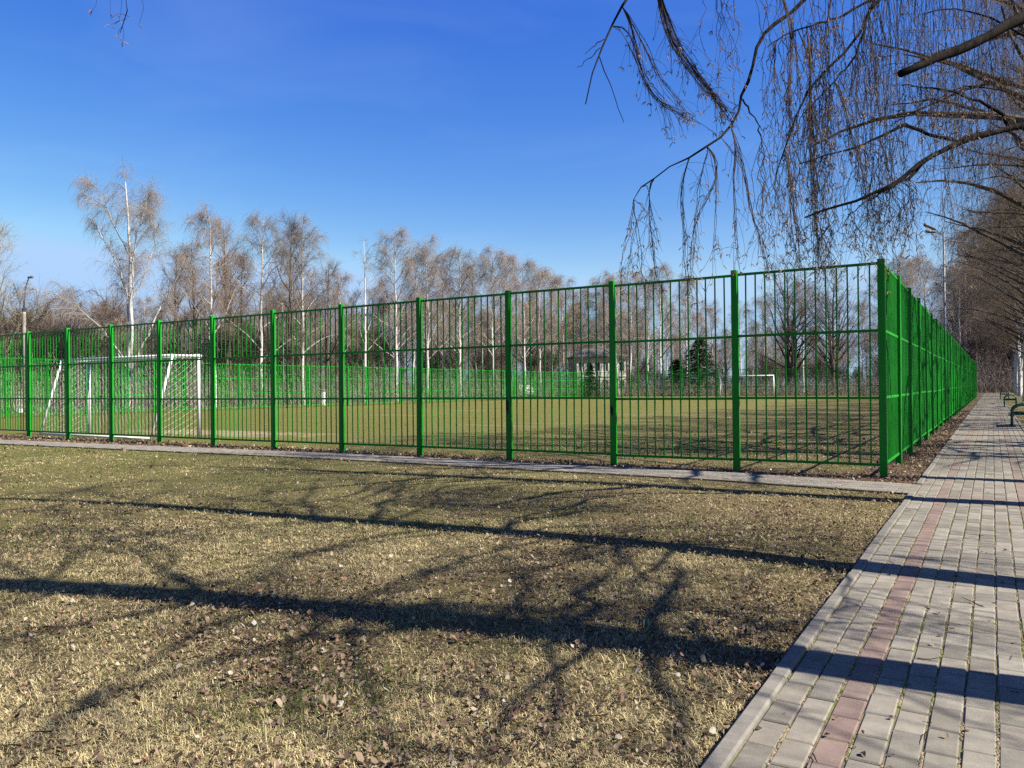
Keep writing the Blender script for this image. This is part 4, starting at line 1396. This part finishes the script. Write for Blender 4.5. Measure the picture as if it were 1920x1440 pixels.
L('up', [(1800, -160), (1700, -60), (1635, 2), (1615, 62), (1582, 98), (1540, 122), (1510, 168), (1478, 245), (1455, 320)], 7.0, 6.1, 0.030, 0.004, 20, trunk_at(6.3))
L('up_b', [(1640, -5), (1622, 40), (1606, 98), (1575, 135), (1540, 172), (1500, 215)], 6.7, 6.2, 0.013, 0.003)
L('up_c', [(1650, -15), (1580, 20), (1530, 40), (1480, 52), (1440, 80)], 6.8, 6.2, 0.013, 0.003)
L('long', [(1760, -260), (1620, -120), (1520, -18), (1470, 30), (1434, 45), (1421, 65), (1413, 110), (1402, 145), (1391, 168), (1393, 180), (1385, 210), (1373, 226), (1374, 236), (1350, 252), (1310, 280), (1270, 294),
           (1238, 318), (1222, 330), (1206, 333), (1193, 347), (1188, 366)], 6.9, 5.6, 0.040, 0.003, 40, trunk_at(6.9))
L('long_b', [(1393, 178), (1405, 195), (1424, 227), (1430, 262), (1434, 285), (1420, 330)], 6.1, 6.0, 0.007, 0.002)
L('far', [(1620, -420), (1360, -250), (1220, -70), (1180, -18), (1163, 6), (1152, 20), (1146, 45), (1131, 70), (1119, 100), (1108, 135), (1098, 186)], 6.4, 5.3, 0.040, 0.0035, 26, trunk_at(7.6))
L('far_b', [(1133, 64), (1115, 76), (1098, 92)], 5.4, 5.3, 0.004, 0.002, 8)
L('far_c', [(1126, 80), (1105, 102), (1082, 117)], 5.4, 5.35, 0.004, 0.002, 8)
L('far_d', [(1124, 97), (1136, 128), (1150, 170), (1170, 221)], 5.4, 5.45, 0.004, 0.0018, 10)
L('top', [(1750, -330), (1600, -150), (1480, -75), (1390, -50), (1310, -60), (1230, -45)], 6.9, 5.8, 0.040, 0.008, 20, trunk_at(7.1))
L('top_b', [(1860, -150), (1760, -70), (1680, -40), (1600, -35), (1540, -30)], 6.9, 6.2, 0.030, 0.006, 16, trunk_at(5.9))
L('right', [(2000, 100), (1920, 60), (1850, 20), (1780, 5), (1730, 20)], 8.0, 7.4, 0.020, 0.004, 14, trunk_at(4.4))
L('right_b', [(1960, 190), (1920, 178), (1870, 160), (1800, 150), (1760, 180)], 8.0, 7.6, 0.016, 0.004, 14, trunk_at(4.2))

strands, strand_len = [], []


def strand(S, bot_px, n=12, sway=0.0, kink=0.025, sidew=0.06):
    """hanging twig from point S down to photo pixel bot_px (same distance)"""
    X_, D_ = project(S)
    E_ = at(bot_px[0], bot_px[1], D_ + r.normal() * 0.12)
    tt = np.linspace(0, 1, n)[:, None]
    P = S + (E_ - S) * tt
    P += (u_r * sway)[None] * np.sin(math.pi * tt)
    w = np.cumsum(r.normal(size=(n, 3)) * [kink, kink, kink * 0.3], 0)
    w -= w[-1] * tt
    w[0] = 0
    return P + w


def hang(limb, a, b, count, ybot, xdrift=(-14, 14), sway=(0, 0.0)):
    q, _ = LIMB[limb]
    n = len(q)
    for _ in range(count):
        t_ = r.uniform(a, b) * (n - 1)
        i = min(int(t_), n - 2)
        S = q[i] + (q[i + 1] - q[i]) * (t_ - i)
        X_, D_ = project(S)
        x0 = 960 + FPX * X_ / D_
        y0 = horizon_y(x0) - (S[2] - CAM_H) / D_ * FPX
        yb = r.uniform(*ybot)
        if yb < y0 + 40:
            yb = y0 + r.uniform(40, 140)
        strands.append(strand(S, (x0 + r.uniform(*xdrift), yb), sway=r.uniform(*sway)))


def follow(limb, idx, pts, n=14, k=1, spread=5.0):
    """strands that follow a drawn line, starting on a limb"""
    q, _ = LIMB[limb]
    for j in range(k):
        Xq, Dq = project(q)
        xq = 960 + FPX * Xq / Dq
        yq = 720 - (q[:, 2] - CAM_H) / Dq * FPX
        S = q[np.argmin(np.hypot(xq - pts[0][0], (yq - pts[0][1]) * 0.6) + r.random(len(q)) * 12)]
        X_, D_ = project(S)
        d_ = D_ + r.normal() * 0.12
        P = [S] + [at(x + r.normal() * spread * (0.3 + 0.7 * i / len(pts)), y + r.normal() * spread, d_) for i, (x, y) in enumerate(pts)]
        p = smooth_line(np.array(P), n)
        p[1:] += r.normal(size=(n - 1, 3)) * 0.006
        strands.append(resample(p, 12))


# the ends of the long branch
for i_, pts, k in ((0.80, [(1292, 292), (1283, 310), (1278, 340), (1280, 385), (1284, 430), (1287, 490), (1292, 545)], 4),
                   (0.76, [(1328, 285), (1313, 325), (1309, 385), (1300, 420), (1296, 470)], 2), (0.72, [(1352, 300), (1345, 335), (1322, 372), (1304, 402), (1300, 440), (1297, 510)], 4),
                   (0.90, [(1219, 335), (1217, 365), (1220, 400), (1223, 445), (1230, 500), (1236, 535)], 4), (0.99, [(1188, 385), (1180, 430), (1172, 462), (1158, 500)], 2),
                   (0.99, [(1190, 390), (1196, 430), (1202, 470), (1205, 520)], 2), (0.90, [(1208, 380), (1192, 420), (1180, 460), (1172, 500)], 2),
                   (0.70, [(1350, 300), (1342, 360), (1343, 400), (1338, 450), (1335, 520)], 1), (0.73, [(1342, 325), (1346, 395), (1338, 425), (1338, 460), (1333, 505)], 1),
                   (0.60, [(1385, 270), (1372, 320), (1380, 380), (1382, 440), (1385, 500)], 4), (0.62, [(1395, 300), (1405, 380), (1425, 440), (1445, 505)], 5)):
    follow('long', i_, pts, k=k)
# wind-combed bundles at the top
follow('top', 0.93, [(1258, 60), (1300, 122), (1332, 160), (1368, 212)], k=13, spread=7)
follow('top', 0.97, [(1240, 30), (1262, 80), (1290, 120), (1335, 170), (1358, 200)], k=8, spread=8)
follow('far', 0.62, [(1186, 40), (1192, 80), (1203, 130), (1232, 182), (1285, 208)], k=8, spread=6)
follow('far', 0.62, [(1205, 60), (1225, 110), (1245, 150), (1275, 185), (1300, 215)], k=5, spread=7)
follow('far', 0.66, [(1168, 40), (1180, 80), (1196, 118), (1203, 150), (1240, 195), (1295, 212), (1340, 240)], k=2, spread=4)
# curtains
hang('top', 0.45, 0.95, 34, (60, 220), (-18, 22))
hang('top', 0.30, 0.60, 22, (150, 420), (-12, 16))
hang('long', 0.30, 0.62, 18, (200, 520), (0, 26))
hang('long_b', 0.3, 1.0, 8, (380, 520), (-6, 20))
hang('up', 0.55, 1.0, 34, (260, 515), (-14, 20))
hang('up_b', 0.2, 1.0, 24, (200, 470), (-12, 18))
hang('up_c', 0.3, 1.0, 34, (140, 500), (-10, 14))
hang('top_b', 0.3, 1.0, 46, (80, 380), (-14, 14))
hang('low', 0.55, 1.0, 26, (420, 530), (-8, 14))
hang('low_b', 0.35, 1.0, 30, (330, 500), (-8, 12))
hang('low_c', 0.4, 1.0, 20, (200, 330), (-10, 10))
hang('low_d', 0.3, 1.0, 14, (400, 500), (-8, 10))
hang('cut', 0.35, 0.95, 16, (150, 330), (-12, 12))
hang('right', 0.3, 1.0, 26, (120, 360), (-12, 12))
hang('right_b', 0.3, 1.0, 24, (260, 460), (-12, 12))
# dense dark tresses
follow('top', 0.62, [(1488, 40), (1482, 120), (1478, 180), (1480, 240)], k=10, spread=6)
follow('up', 0.92, [(1478, 290), (1485, 350), (1492, 420), (1500, 490)], k=9, spread=7)
follow('up_c', 0.62, [(1522, 90), (1520, 180), (1522, 260), (1526, 340), (1535, 430), (1540, 500)], k=15, spread=7)
follow('up_b', 0.75, [(1580, 170), (1590, 230), (1608, 280), (1622, 330), (1640, 400)], k=6, spread=8)

ST = np.array(strands)
ns = len(ST)
# side twiglets
k_ = 5
q = r.uniform(0.12, 0.97, (ns, k_)) * 11
i0 = np.clip(q.astype(int), 0, 10)
a2 = np.arange(ns)[:, None]
S3 = (ST[a2, i0] + (ST[a2, i0 + 1] - ST[a2, i0]) * (q - i0)[..., None]).reshape(-1, 3)
d3 = nrm(ST[a2, i0 + 1] - ST[a2, i0]).reshape(-1, 3) + r.normal(size=(ns * k_, 3)) * 0.45
TW = grow(S3, d3, r.uniform(0.07, 0.34, len(S3)), 5, 0.10, 0.45, r)
# bud spurs along strands and limbs
q = r.uniform(0.02, 0.98, (ns, 10)) * 11
i0 = np.clip(q.astype(int), 0, 10)
S4 = (ST[a2, i0] + (ST[a2, i0 + 1] - ST[a2, i0]) * (q - i0)[..., None]).reshape(-1, 3)
SP = grow(S4, r.normal(size=S4.shape) + [0, 0, -0.2], r.uniform(0.008, 0.022, len(S4)), 2, 0, 0, r)
# catkins in ones, twos and threes at the ends
ends = np.concatenate([ST[:, -1], ST[r.integers(0, ns, ns // 2), -3], TW[r.random(len(TW)) < 0.62][:, -1]])
nk = r.integers(1, 4, len(ends))
CS = np.repeat(ends, nk, 0)
CD = np.c_[r.normal(size=(len(CS), 2)) * 0.9, r.uniform(-0.35, 0.35, len(CS))]
CK = grow(CS, CD, r.uniform(0.026, 0.048, len(CS)), 4, 0.05, 0.75, r)
crad = np.array([0.0016, 0.0032, 0.0032, 0.0014])[None] * r.uniform(0.8, 1.15, (len(CS), 1))
woodp = [tubes((q_ - off_c)[None], (rr_ * (1 + 0.10 * r.normal(size=len(rr_))))[None], 9 if rr_[0] > 0.012 else 6, True) for q_, rr_ in LIMB.values()]
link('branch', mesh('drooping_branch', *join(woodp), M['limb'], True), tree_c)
tw = [tubes(ST - off_c, np.linspace(0.0030, 0.0013, 12)[None] * np.ones((ns, 1)), 4), tubes(TW - off_c, np.linspace(0.0018, 0.0010, 5)[None] * np.ones((len(TW), 1)), 3),
      tubes(SP - off_c, np.array([[0.0022, 0.0008]]) * np.ones((len(SP), 1)), 3)]
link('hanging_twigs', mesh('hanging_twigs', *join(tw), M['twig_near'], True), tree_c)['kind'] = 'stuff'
link('catkins', mesh('catkins', *tubes(CK - off_c, crad, 4), M['catkin'], True), tree_c)['kind'] = 'stuff'

# birch left of the lawn: only the tips of one branch reach into view
yl = at(-800, 720, 5.0)
tl_ = [(yl[0], yl[1], -0.2), (yl[0], yl[1], 3), (yl[0] + .1, yl[1] + .1, 6), (yl[0], yl[1], 10.5)]
tree_l, off_l = roadside_birch('birch at the lawn edge with a catkin-tipped twig reaching over the grass', tl_, [], 74, 6.0, extra_limbs=8)
D_ = 5.6
br = np.array([(yl[0], yl[1], 5.2)] + [at(x, y, D_) for x, y in ((-250, -260), (60, -160), (220, -60), (262, -15), (250, 12), (232, 30), (224, 52))])
tb_ = [tubes((smooth_line(br, 22) - off_l)[None], np.linspace(0.03, 0.0022, 22)[None], 6)]
tips, subs = [], [[(222, -60), (228, 5), (224, 18), (222, 30)], [(262, -15), (270, 2), (265, 18), (258, 38)], [(236, 26), (215, 33), (205, 38)], [(228, 40), (232, 55), (228, 70)], [(200, -70), (206, 0), (205, 16)],
                  [(160, -80), (185, 2), (172, 10)], [(229, 40), (222, 46), (220, 58)], [(240, 22), (226, 16), (218, 17)]]
for s_ in subs:
    p = smooth_line(np.array([at(x, y, D_ + 0.02) for x, y in s_]), 8)
    tb_.append(tubes((p - off_l)[None], np.linspace(0.0018, 0.0009, 8)[None], 4))
    tips.append(p[-1])
tips = np.repeat(np.array(tips), 2, 0)
ck = grow(tips, np.c_[r.normal(size=(len(tips), 2)) * 0.9, r.uniform(-.3, .3, len(tips))], r.uniform(0.03, 0.05, len(tips)), 4, 0.05, 0.75, r)
link('branch', mesh('reaching_branch', *join(tb_), M['limb'], True), tree_l)
link('catkins', mesh('catkins', *tubes(ck - off_l, np.array([[0.0016, 0.0033, 0.0033, 0.0014]]) * np.ones((len(ck), 1)), 4), M['catkin'], True), tree_l)['kind'] = 'stuff'

# ------------------------------------------------------------------ lawn: grass blades, fallen leaves, twigs
gr = np.random.default_rng(101)


def sample_view(n, dmin, dmax, power, margin=0.70):
    """random ground points in view; more per square metre close by"""
    u_ = gr.random(n)
    e = 1 - power
    D = (dmin ** e + u_ * (dmax ** e - dmin ** e)) ** (1 / e)
    X_ = gr.uniform(-margin, margin, n) * D
    return np.c_[X_ * math.cos(YAW) - D * math.sin(YAW), X_ * math.sin(YAW) + D * math.cos(YAW)], D


def lawn_mask(p):
    x, y = p[:, 0], p[:, 1]
    edge = 0.05 * (vnoise(x, y, 0.15, 5) - 0.35)
    lawn = (x < PL - KW - 0.005 + edge) & (y < C0 + bend(x) - 0.005 + edge * 3)
    strip = (y > C1 + bend(x) + 0.01 + edge * 2) & (x < PL - KW - 0.005 + edge)
    rightside = (x > PRR + KW + 0.01)
    return lawn, strip, rightside


def litter(x, y):
    l = 0.62 * vnoise(x, y, 0.85, 41) + 0.38 * vnoise(x, y, 0.27, 42)
    return np.clip((l - 0.47 + 0.062 * np.clip(x + 3.0, -2.5, 2.4)) * 3.2 + 0.30, 0, 1)


def greenness(x, y):
    g = 0.12 + 0.62 * np.clip((-x - 0.5) / 5.0, 0, 1) * np.clip((y - 3.2) / 4, 0, 1)
    g += 1.0 * (vnoise(x, y, 1.1, 21) - 0.5) + 0.6 * (vnoise(x, y, 0.25, 22) - 0.5)
    g += np.where(y > C1, 0.25 * np.clip((-x - 4) / 10, 0, 1), 0)
    return np.clip(g, 0.02, 0.9)


def blades(n, dmin, dmax, power, hscale, per=9):
    """matted tufts: n blades in tufts of about `per`"""
    nt_ = n // per
    c_, Dc = sample_view(nt_, dmin, dmax, power)
    k = np.repeat(np.arange(nt_), per)
    n = len(k)
    p = c_[k] + gr.normal(size=(n, 2)) * (0.014 * np.clip(Dc[k] / 5, 0.8, 2.2))[:, None]
    D = Dc[k]
    a_, b_, s_ = lawn_mask(p)
    keep = (a_ | b_ | s_)
    thin = vnoise(p[:, 0], p[:, 1], 0.42, 31) * 0.7 + vnoise(p[:, 0], p[:, 1], 1.5, 32) * 0.6
    keep &= gr.random(n) < np.clip(1.75 - thin * 1.55, 0.06, 1) * (1 - 0.62 * litter(p[:, 0], p[:, 1]))
    keep &= ~(b_ & ((p[:, 1] < CY + 0.2) | (p[:, 0] > CX - 0.2)) & (gr.random(n) < 0.88))
    tv = gr.random(nt_)[k][keep]
    tall = np.where(gr.random(nt_) < 0.07, gr.uniform(1.4, 2.1, nt_), gr.uniform(0.75, 1.1, nt_))[k][keep]
    tg = gr.random(nt_)[k][keep]
    taz = gr.uniform(0, 2 * math.pi, nt_)[k][keep]
    p, D = p[keep], D[keep]
    n = len(p)
    x, y = p[:, 0], p[:, 1]
    grn = (0.6 * tg + 0.4 * gr.random(n)) < greenness(x, y) * 0.72
    far = np.clip(D / 5.5, 0.8, 2.8)
    h = gr.uniform(0.018, 0.044, n) * hscale * tall
    w = gr.uniform(0.0008, 0.0017, n) * far
    az = taz + gr.normal(size=n) * 1.3
    lean = np.where(grn, gr.uniform(0.2, 1.6, n), gr.uniform(0.9, 5.5, n))
    dh = np.c_[np.cos(az), np.sin(az)]
    wd = np.c_[-np.sin(az), np.cos(az)] * w[:, None]
    z0 = ground_z(x, y) + gr.random(n) * 0.008
    up = h / np.sqrt(1 + lean ** 2)
    ho = up * lean
    side_ = np.c_[-np.sin(az), np.cos(az)] * (gr.normal(size=n) * 0.007)[:, None]
    b0 = np.c_[p, z0]
    mid = np.c_[p + dh * (ho * 0.45)[:, None], z0 + up * 0.85]
    tip = np.c_[p + dh * ho[:, None] + side_, z0 + up * gr.uniform(0.2, 1.0, n)]
    W3 = np.c_[wd, np.zeros(n)]
    V_ = np.stack([b0 - W3, b0 + W3, mid + W3 * 0.9, mid - W3 * 0.9, tip], 1).reshape(-1, 3)
    o_ = (np.arange(n) * 5)[:, None]
    Q = o_ + np.array([[0, 1, 2, 3]])
    T_ = o_ + np.array([[3, 2, 4]])
    v1 = np.clip(0.55 * tv + 0.45 * gr.random(n), 0, 1)[:, None]
    straw = np.array([[0.150, 0.112, 0.052]]) * (1 - v1) + np.array([[0.66, 0.545, 0.285]]) * v1
    gcol = np.array([[0.030, 0.046, 0.009]]) * (1 - v1) + np.array([[0.185, 0.205, 0.055]]) * v1
    dead = np.array([[0.045, 0.032, 0.018]])
    col = np.where(grn[:, None], gcol, straw)
    col = np.where((gr.random(n) < 0.12)[:, None], dead, col)
    return V_, [Q, T_], np.repeat(np.c_[col, np.ones(n)], 5, 0)


B1 = blades(310000, 2.2, 7.0, 0.75, 1.0)
B2 = blades(200000, 5.0, 17.0, 0.6, 0.85)
VV, FF = join([(B1[0], B1[1]), (B2[0], B2[1])])
tag(link('grass', mesh('grass', VV, FF, M['grass'], False, None, {'tint': np.concatenate([B1[2], B2[2]])})),
    'short straw-coloured and green spring grass on the lawn', 'grass', kind='stuff')

LEAF = np.array([[0, 0, 0], [-.38, .30, .06], [-.30, .68, .10], [0, 1, .02], [.30, .68, .10], [.38, .30, .06], [0, .33, 0], [0, .68, .01]])
LQ = np.array([[1, 6, 7, 2], [6, 5, 4, 7]])
LT = np.array([[0, 6, 1], [0, 5, 6], [2, 7, 3], [7, 4, 3]])


def leaves(p, size, flat=0.5):
    n = len(p)
    az = gr.uniform(0, 2 * math.pi, n)
    tx, ty = gr.normal(size=n) * flat, gr.normal(size=n) * flat
    curl = gr.uniform(-1.5, 3.5, n)
    B = np.repeat(LEAF[None], n, 0) - [0, 0.5, 0]
    B[:, :, 2] *= curl[:, None] * 1.5
    B[:, :, 2] += (B[:, :, 1] ** 2) * gr.uniform(-0.6, 0.9, n)[:, None]
    B[:, :, 0] *= gr.uniform(0.75, 1.35, n)[:, None]
    B += gr.normal(size=B.shape) * [0.05, 0.05, 0.03]
    B *= size[:, None, None]
    z = B[:, :, 2] + B[:, :, 0] * np.sin(tx)[:, None] + B[:, :, 1] * np.sin(ty)[:, None]
    x = B[:, :, 0] * np.cos(az)[:, None] - B[:, :, 1] * np.sin(az)[:, None]
    y = B[:, :, 0] * np.sin(az)[:, None] + B[:, :, 1] * np.cos(az)[:, None]
    z -= z.min(1, keepdims=True)
    V_ = np.stack([x + p[:, :1], y + p[:, 1:2], z + p[:, 2:3]], -1).reshape(-1, 3)
    o_ = (np.arange(n) * 8)[:, None, None]
    pal = np.array([[0.20, 0.138, 0.088], [0.115, 0.070, 0.046], [0.29, 0.22, 0.148], [0.36, 0.30, 0.215], [0.050, 0.033, 0.024], [0.20, 0.108, 0.058], [0.42, 0.37, 0.30]])
    k = gr.choice(7, n, p=[.27, .30, .12, .03, .19, .08, .01])
    col = pal[k] * gr.uniform(0.75, 1.15, (n, 1))
    return V_, [(LQ[None] + o_).reshape(-1, 4), (LT[None] + o_).reshape(-1, 3)], np.repeat(np.c_[col, np.ones(n)], 8, 0)


p1, D1 = sample_view(80000, 2.2, 9.0, 0.8)
p2, D2 = sample_view(52000, 6.0, 30.0, 0.9)
pp = np.concatenate([p1, p2])
DD_ = np.concatenate([D1, D2])
a_, b_, c_ = lawn_mask(pp)
dens = 0.20 + 0.78 * litter(pp[:, 0], pp[:, 1])
strip_near = b_ & ((pp[:, 0] > CX - 0.6) | (pp[:, 1] < CY + 0.4))
dens = np.where(strip_near, 1.0, dens)
dens = np.where(b_ & ~strip_near, dens * np.clip(1.1 + (pp[:, 0]) / 14, 0.10, 1), dens)
keep = (a_ | b_ | c_) & (gr.random(len(pp)) < dens)
pp, DD_ = pp[keep], DD_[keep]
p3 = np.c_[gr.uniform(CX - 0.3, PL - KW, 9500), C1 - 0.25 + gr.random(9500) ** 1.6 * 26]
p3 = p3[p3[:, 1] > C1 + bend(p3[:, 0])]
x4 = -0.9 - 26 * gr.random(9000) ** 1.3
p4 = np.c_[x4, C1 + bend(x4) + 0.02 + (CY + 0.3 - C1 - bend(x4)) * gr.random(9000)]
p3 = np.concatenate([p3, p4])
pp = np.concatenate([pp, p3])
DD_ = np.concatenate([DD_, project(p3)[1]])
zz_ = ground_z(pp[:, 0], pp[:, 1]) + np.abs(gr.normal(size=len(pp))) * 0.012 + 0.006
size = (0.007 + 0.023 * gr.random(len(pp)) ** 2.4) * np.clip(DD_ / 9, 1.0, 1.9)
LV = leaves(np.c_[pp, zz_], size)
tag(link('fallen_leaves', mesh('fallen_leaves', LV[0], LV[1], M['grass'], False, None, {'tint': LV[2]})),
    'dry brown leaves scattered over the lawn and the strip beside the fence', 'leaves', kind='stuff')
# moss and crumbs in the joints of the paving
mj, Dm = sample_view(60000, 2.2, 8.0, 0.6)
xj = (mj[:, 0] - PL) / PCOL
okj = (mj[:, 0] > PL - 0.01) & (mj[:, 0] < PRR)
mj[:, 0] = PL + np.round(xj) * PCOL + gr.normal(size=len(mj)) * 0.0026
okj &= gr.random(len(mj)) < np.clip((vnoise(mj[:, 0] * 6, mj[:, 1], 0.16, 51) - 0.42) * 2.6, 0, 1)
mj = mj[okj]
n = len(mj)
sz = gr.uniform(0.003, 0.007, n)
V_ = np.array([[-1, -1, 0], [1, -1, 0], [1, 1, 0], [-1, 1, 0], [0, 0, 1.1]])[None] * sz[:, None, None] + gr.normal(size=(n, 5, 3)) * 0.001
V_ += np.c_[mj, np.full(n, -0.0055)][:, None, :]
o_ = (np.arange(n) * 5)[:, None, None]
F_ = (np.array([[0, 1, 4], [1, 2, 4], [2, 3, 4], [3, 0, 4]])[None] + o_).reshape(-1, 3)
isg = gr.random(n) < np.clip((vnoise(mj[:, 0], mj[:, 1], 0.8, 52) - 0.35) * 2, 0.1, 0.8)
col = np.where(isg[:, None], np.array([[0.11, 0.12, 0.03]]), np.array([[0.20, 0.155, 0.10]])) * gr.uniform(0.6, 1.3, (n, 1))
tag(link('moss', mesh('moss', V_.reshape(-1, 3), F_, M['tint'], False, None, {'tint': np.repeat(np.c_[col, np.ones(n)], 5, 0)})), 'moss and crumbs of soil in the joints of the paving', 'moss', kind='stuff')
# fallen sticks and a few leaves on the paving
n = 420
ps, Ds = sample_view(n, 2.2, 12, 0.8)
ln = 0.03 + 0.16 * gr.random(n) ** 1.7
ds = np.c_[gr.normal(size=(n, 2)), gr.normal(size=n) * 0.08]
onpath = (ps[:, 0] > PL - KW) & (ps[:, 0] < PRR + KW)
ks = ~onpath | (gr.random(n) < 0.22)
Zs = np.where(onpath, 0.006, ground_z(ps[:, 0], ps[:, 1]) + 0.018)
Pst = grow(np.c_[ps, Zs][ks], ds[ks], ln[ks], 5, 0.12, 0, gr)
Pst[:, :, 2] = np.maximum(Pst[:, :, 2], Zs[ks][:, None] - 0.002)
tag(link('fallen_twigs', mesh('fallen_twigs', *tubes(Pst, np.linspace(0.0019, 0.0009, 5)[None] * gr.uniform(0.6, 1.6, (len(Pst), 1)), 4), M['limb'], True)),
    'thin dark twigs lying on the lawn and paving', 'twigs', kind='stuff')
ps, Ds = sample_view(700, 2.2, 14, 0.8)
ok = (ps[:, 0] > PL) & (ps[:, 0] < PRR)
ps = ps[ok][:60]
LV = leaves(np.c_[ps, np.full(len(ps), 0.003)], gr.uniform(0.008, 0.03, len(ps)), 0.2)
tag(link('loose_leaves', mesh('loose_leaves', LV[0], LV[1], M['grass'], False, None, {'tint': LV[2]})), 'a few dry leaf scraps lying on the block paving', 'leaves', kind='stuff')
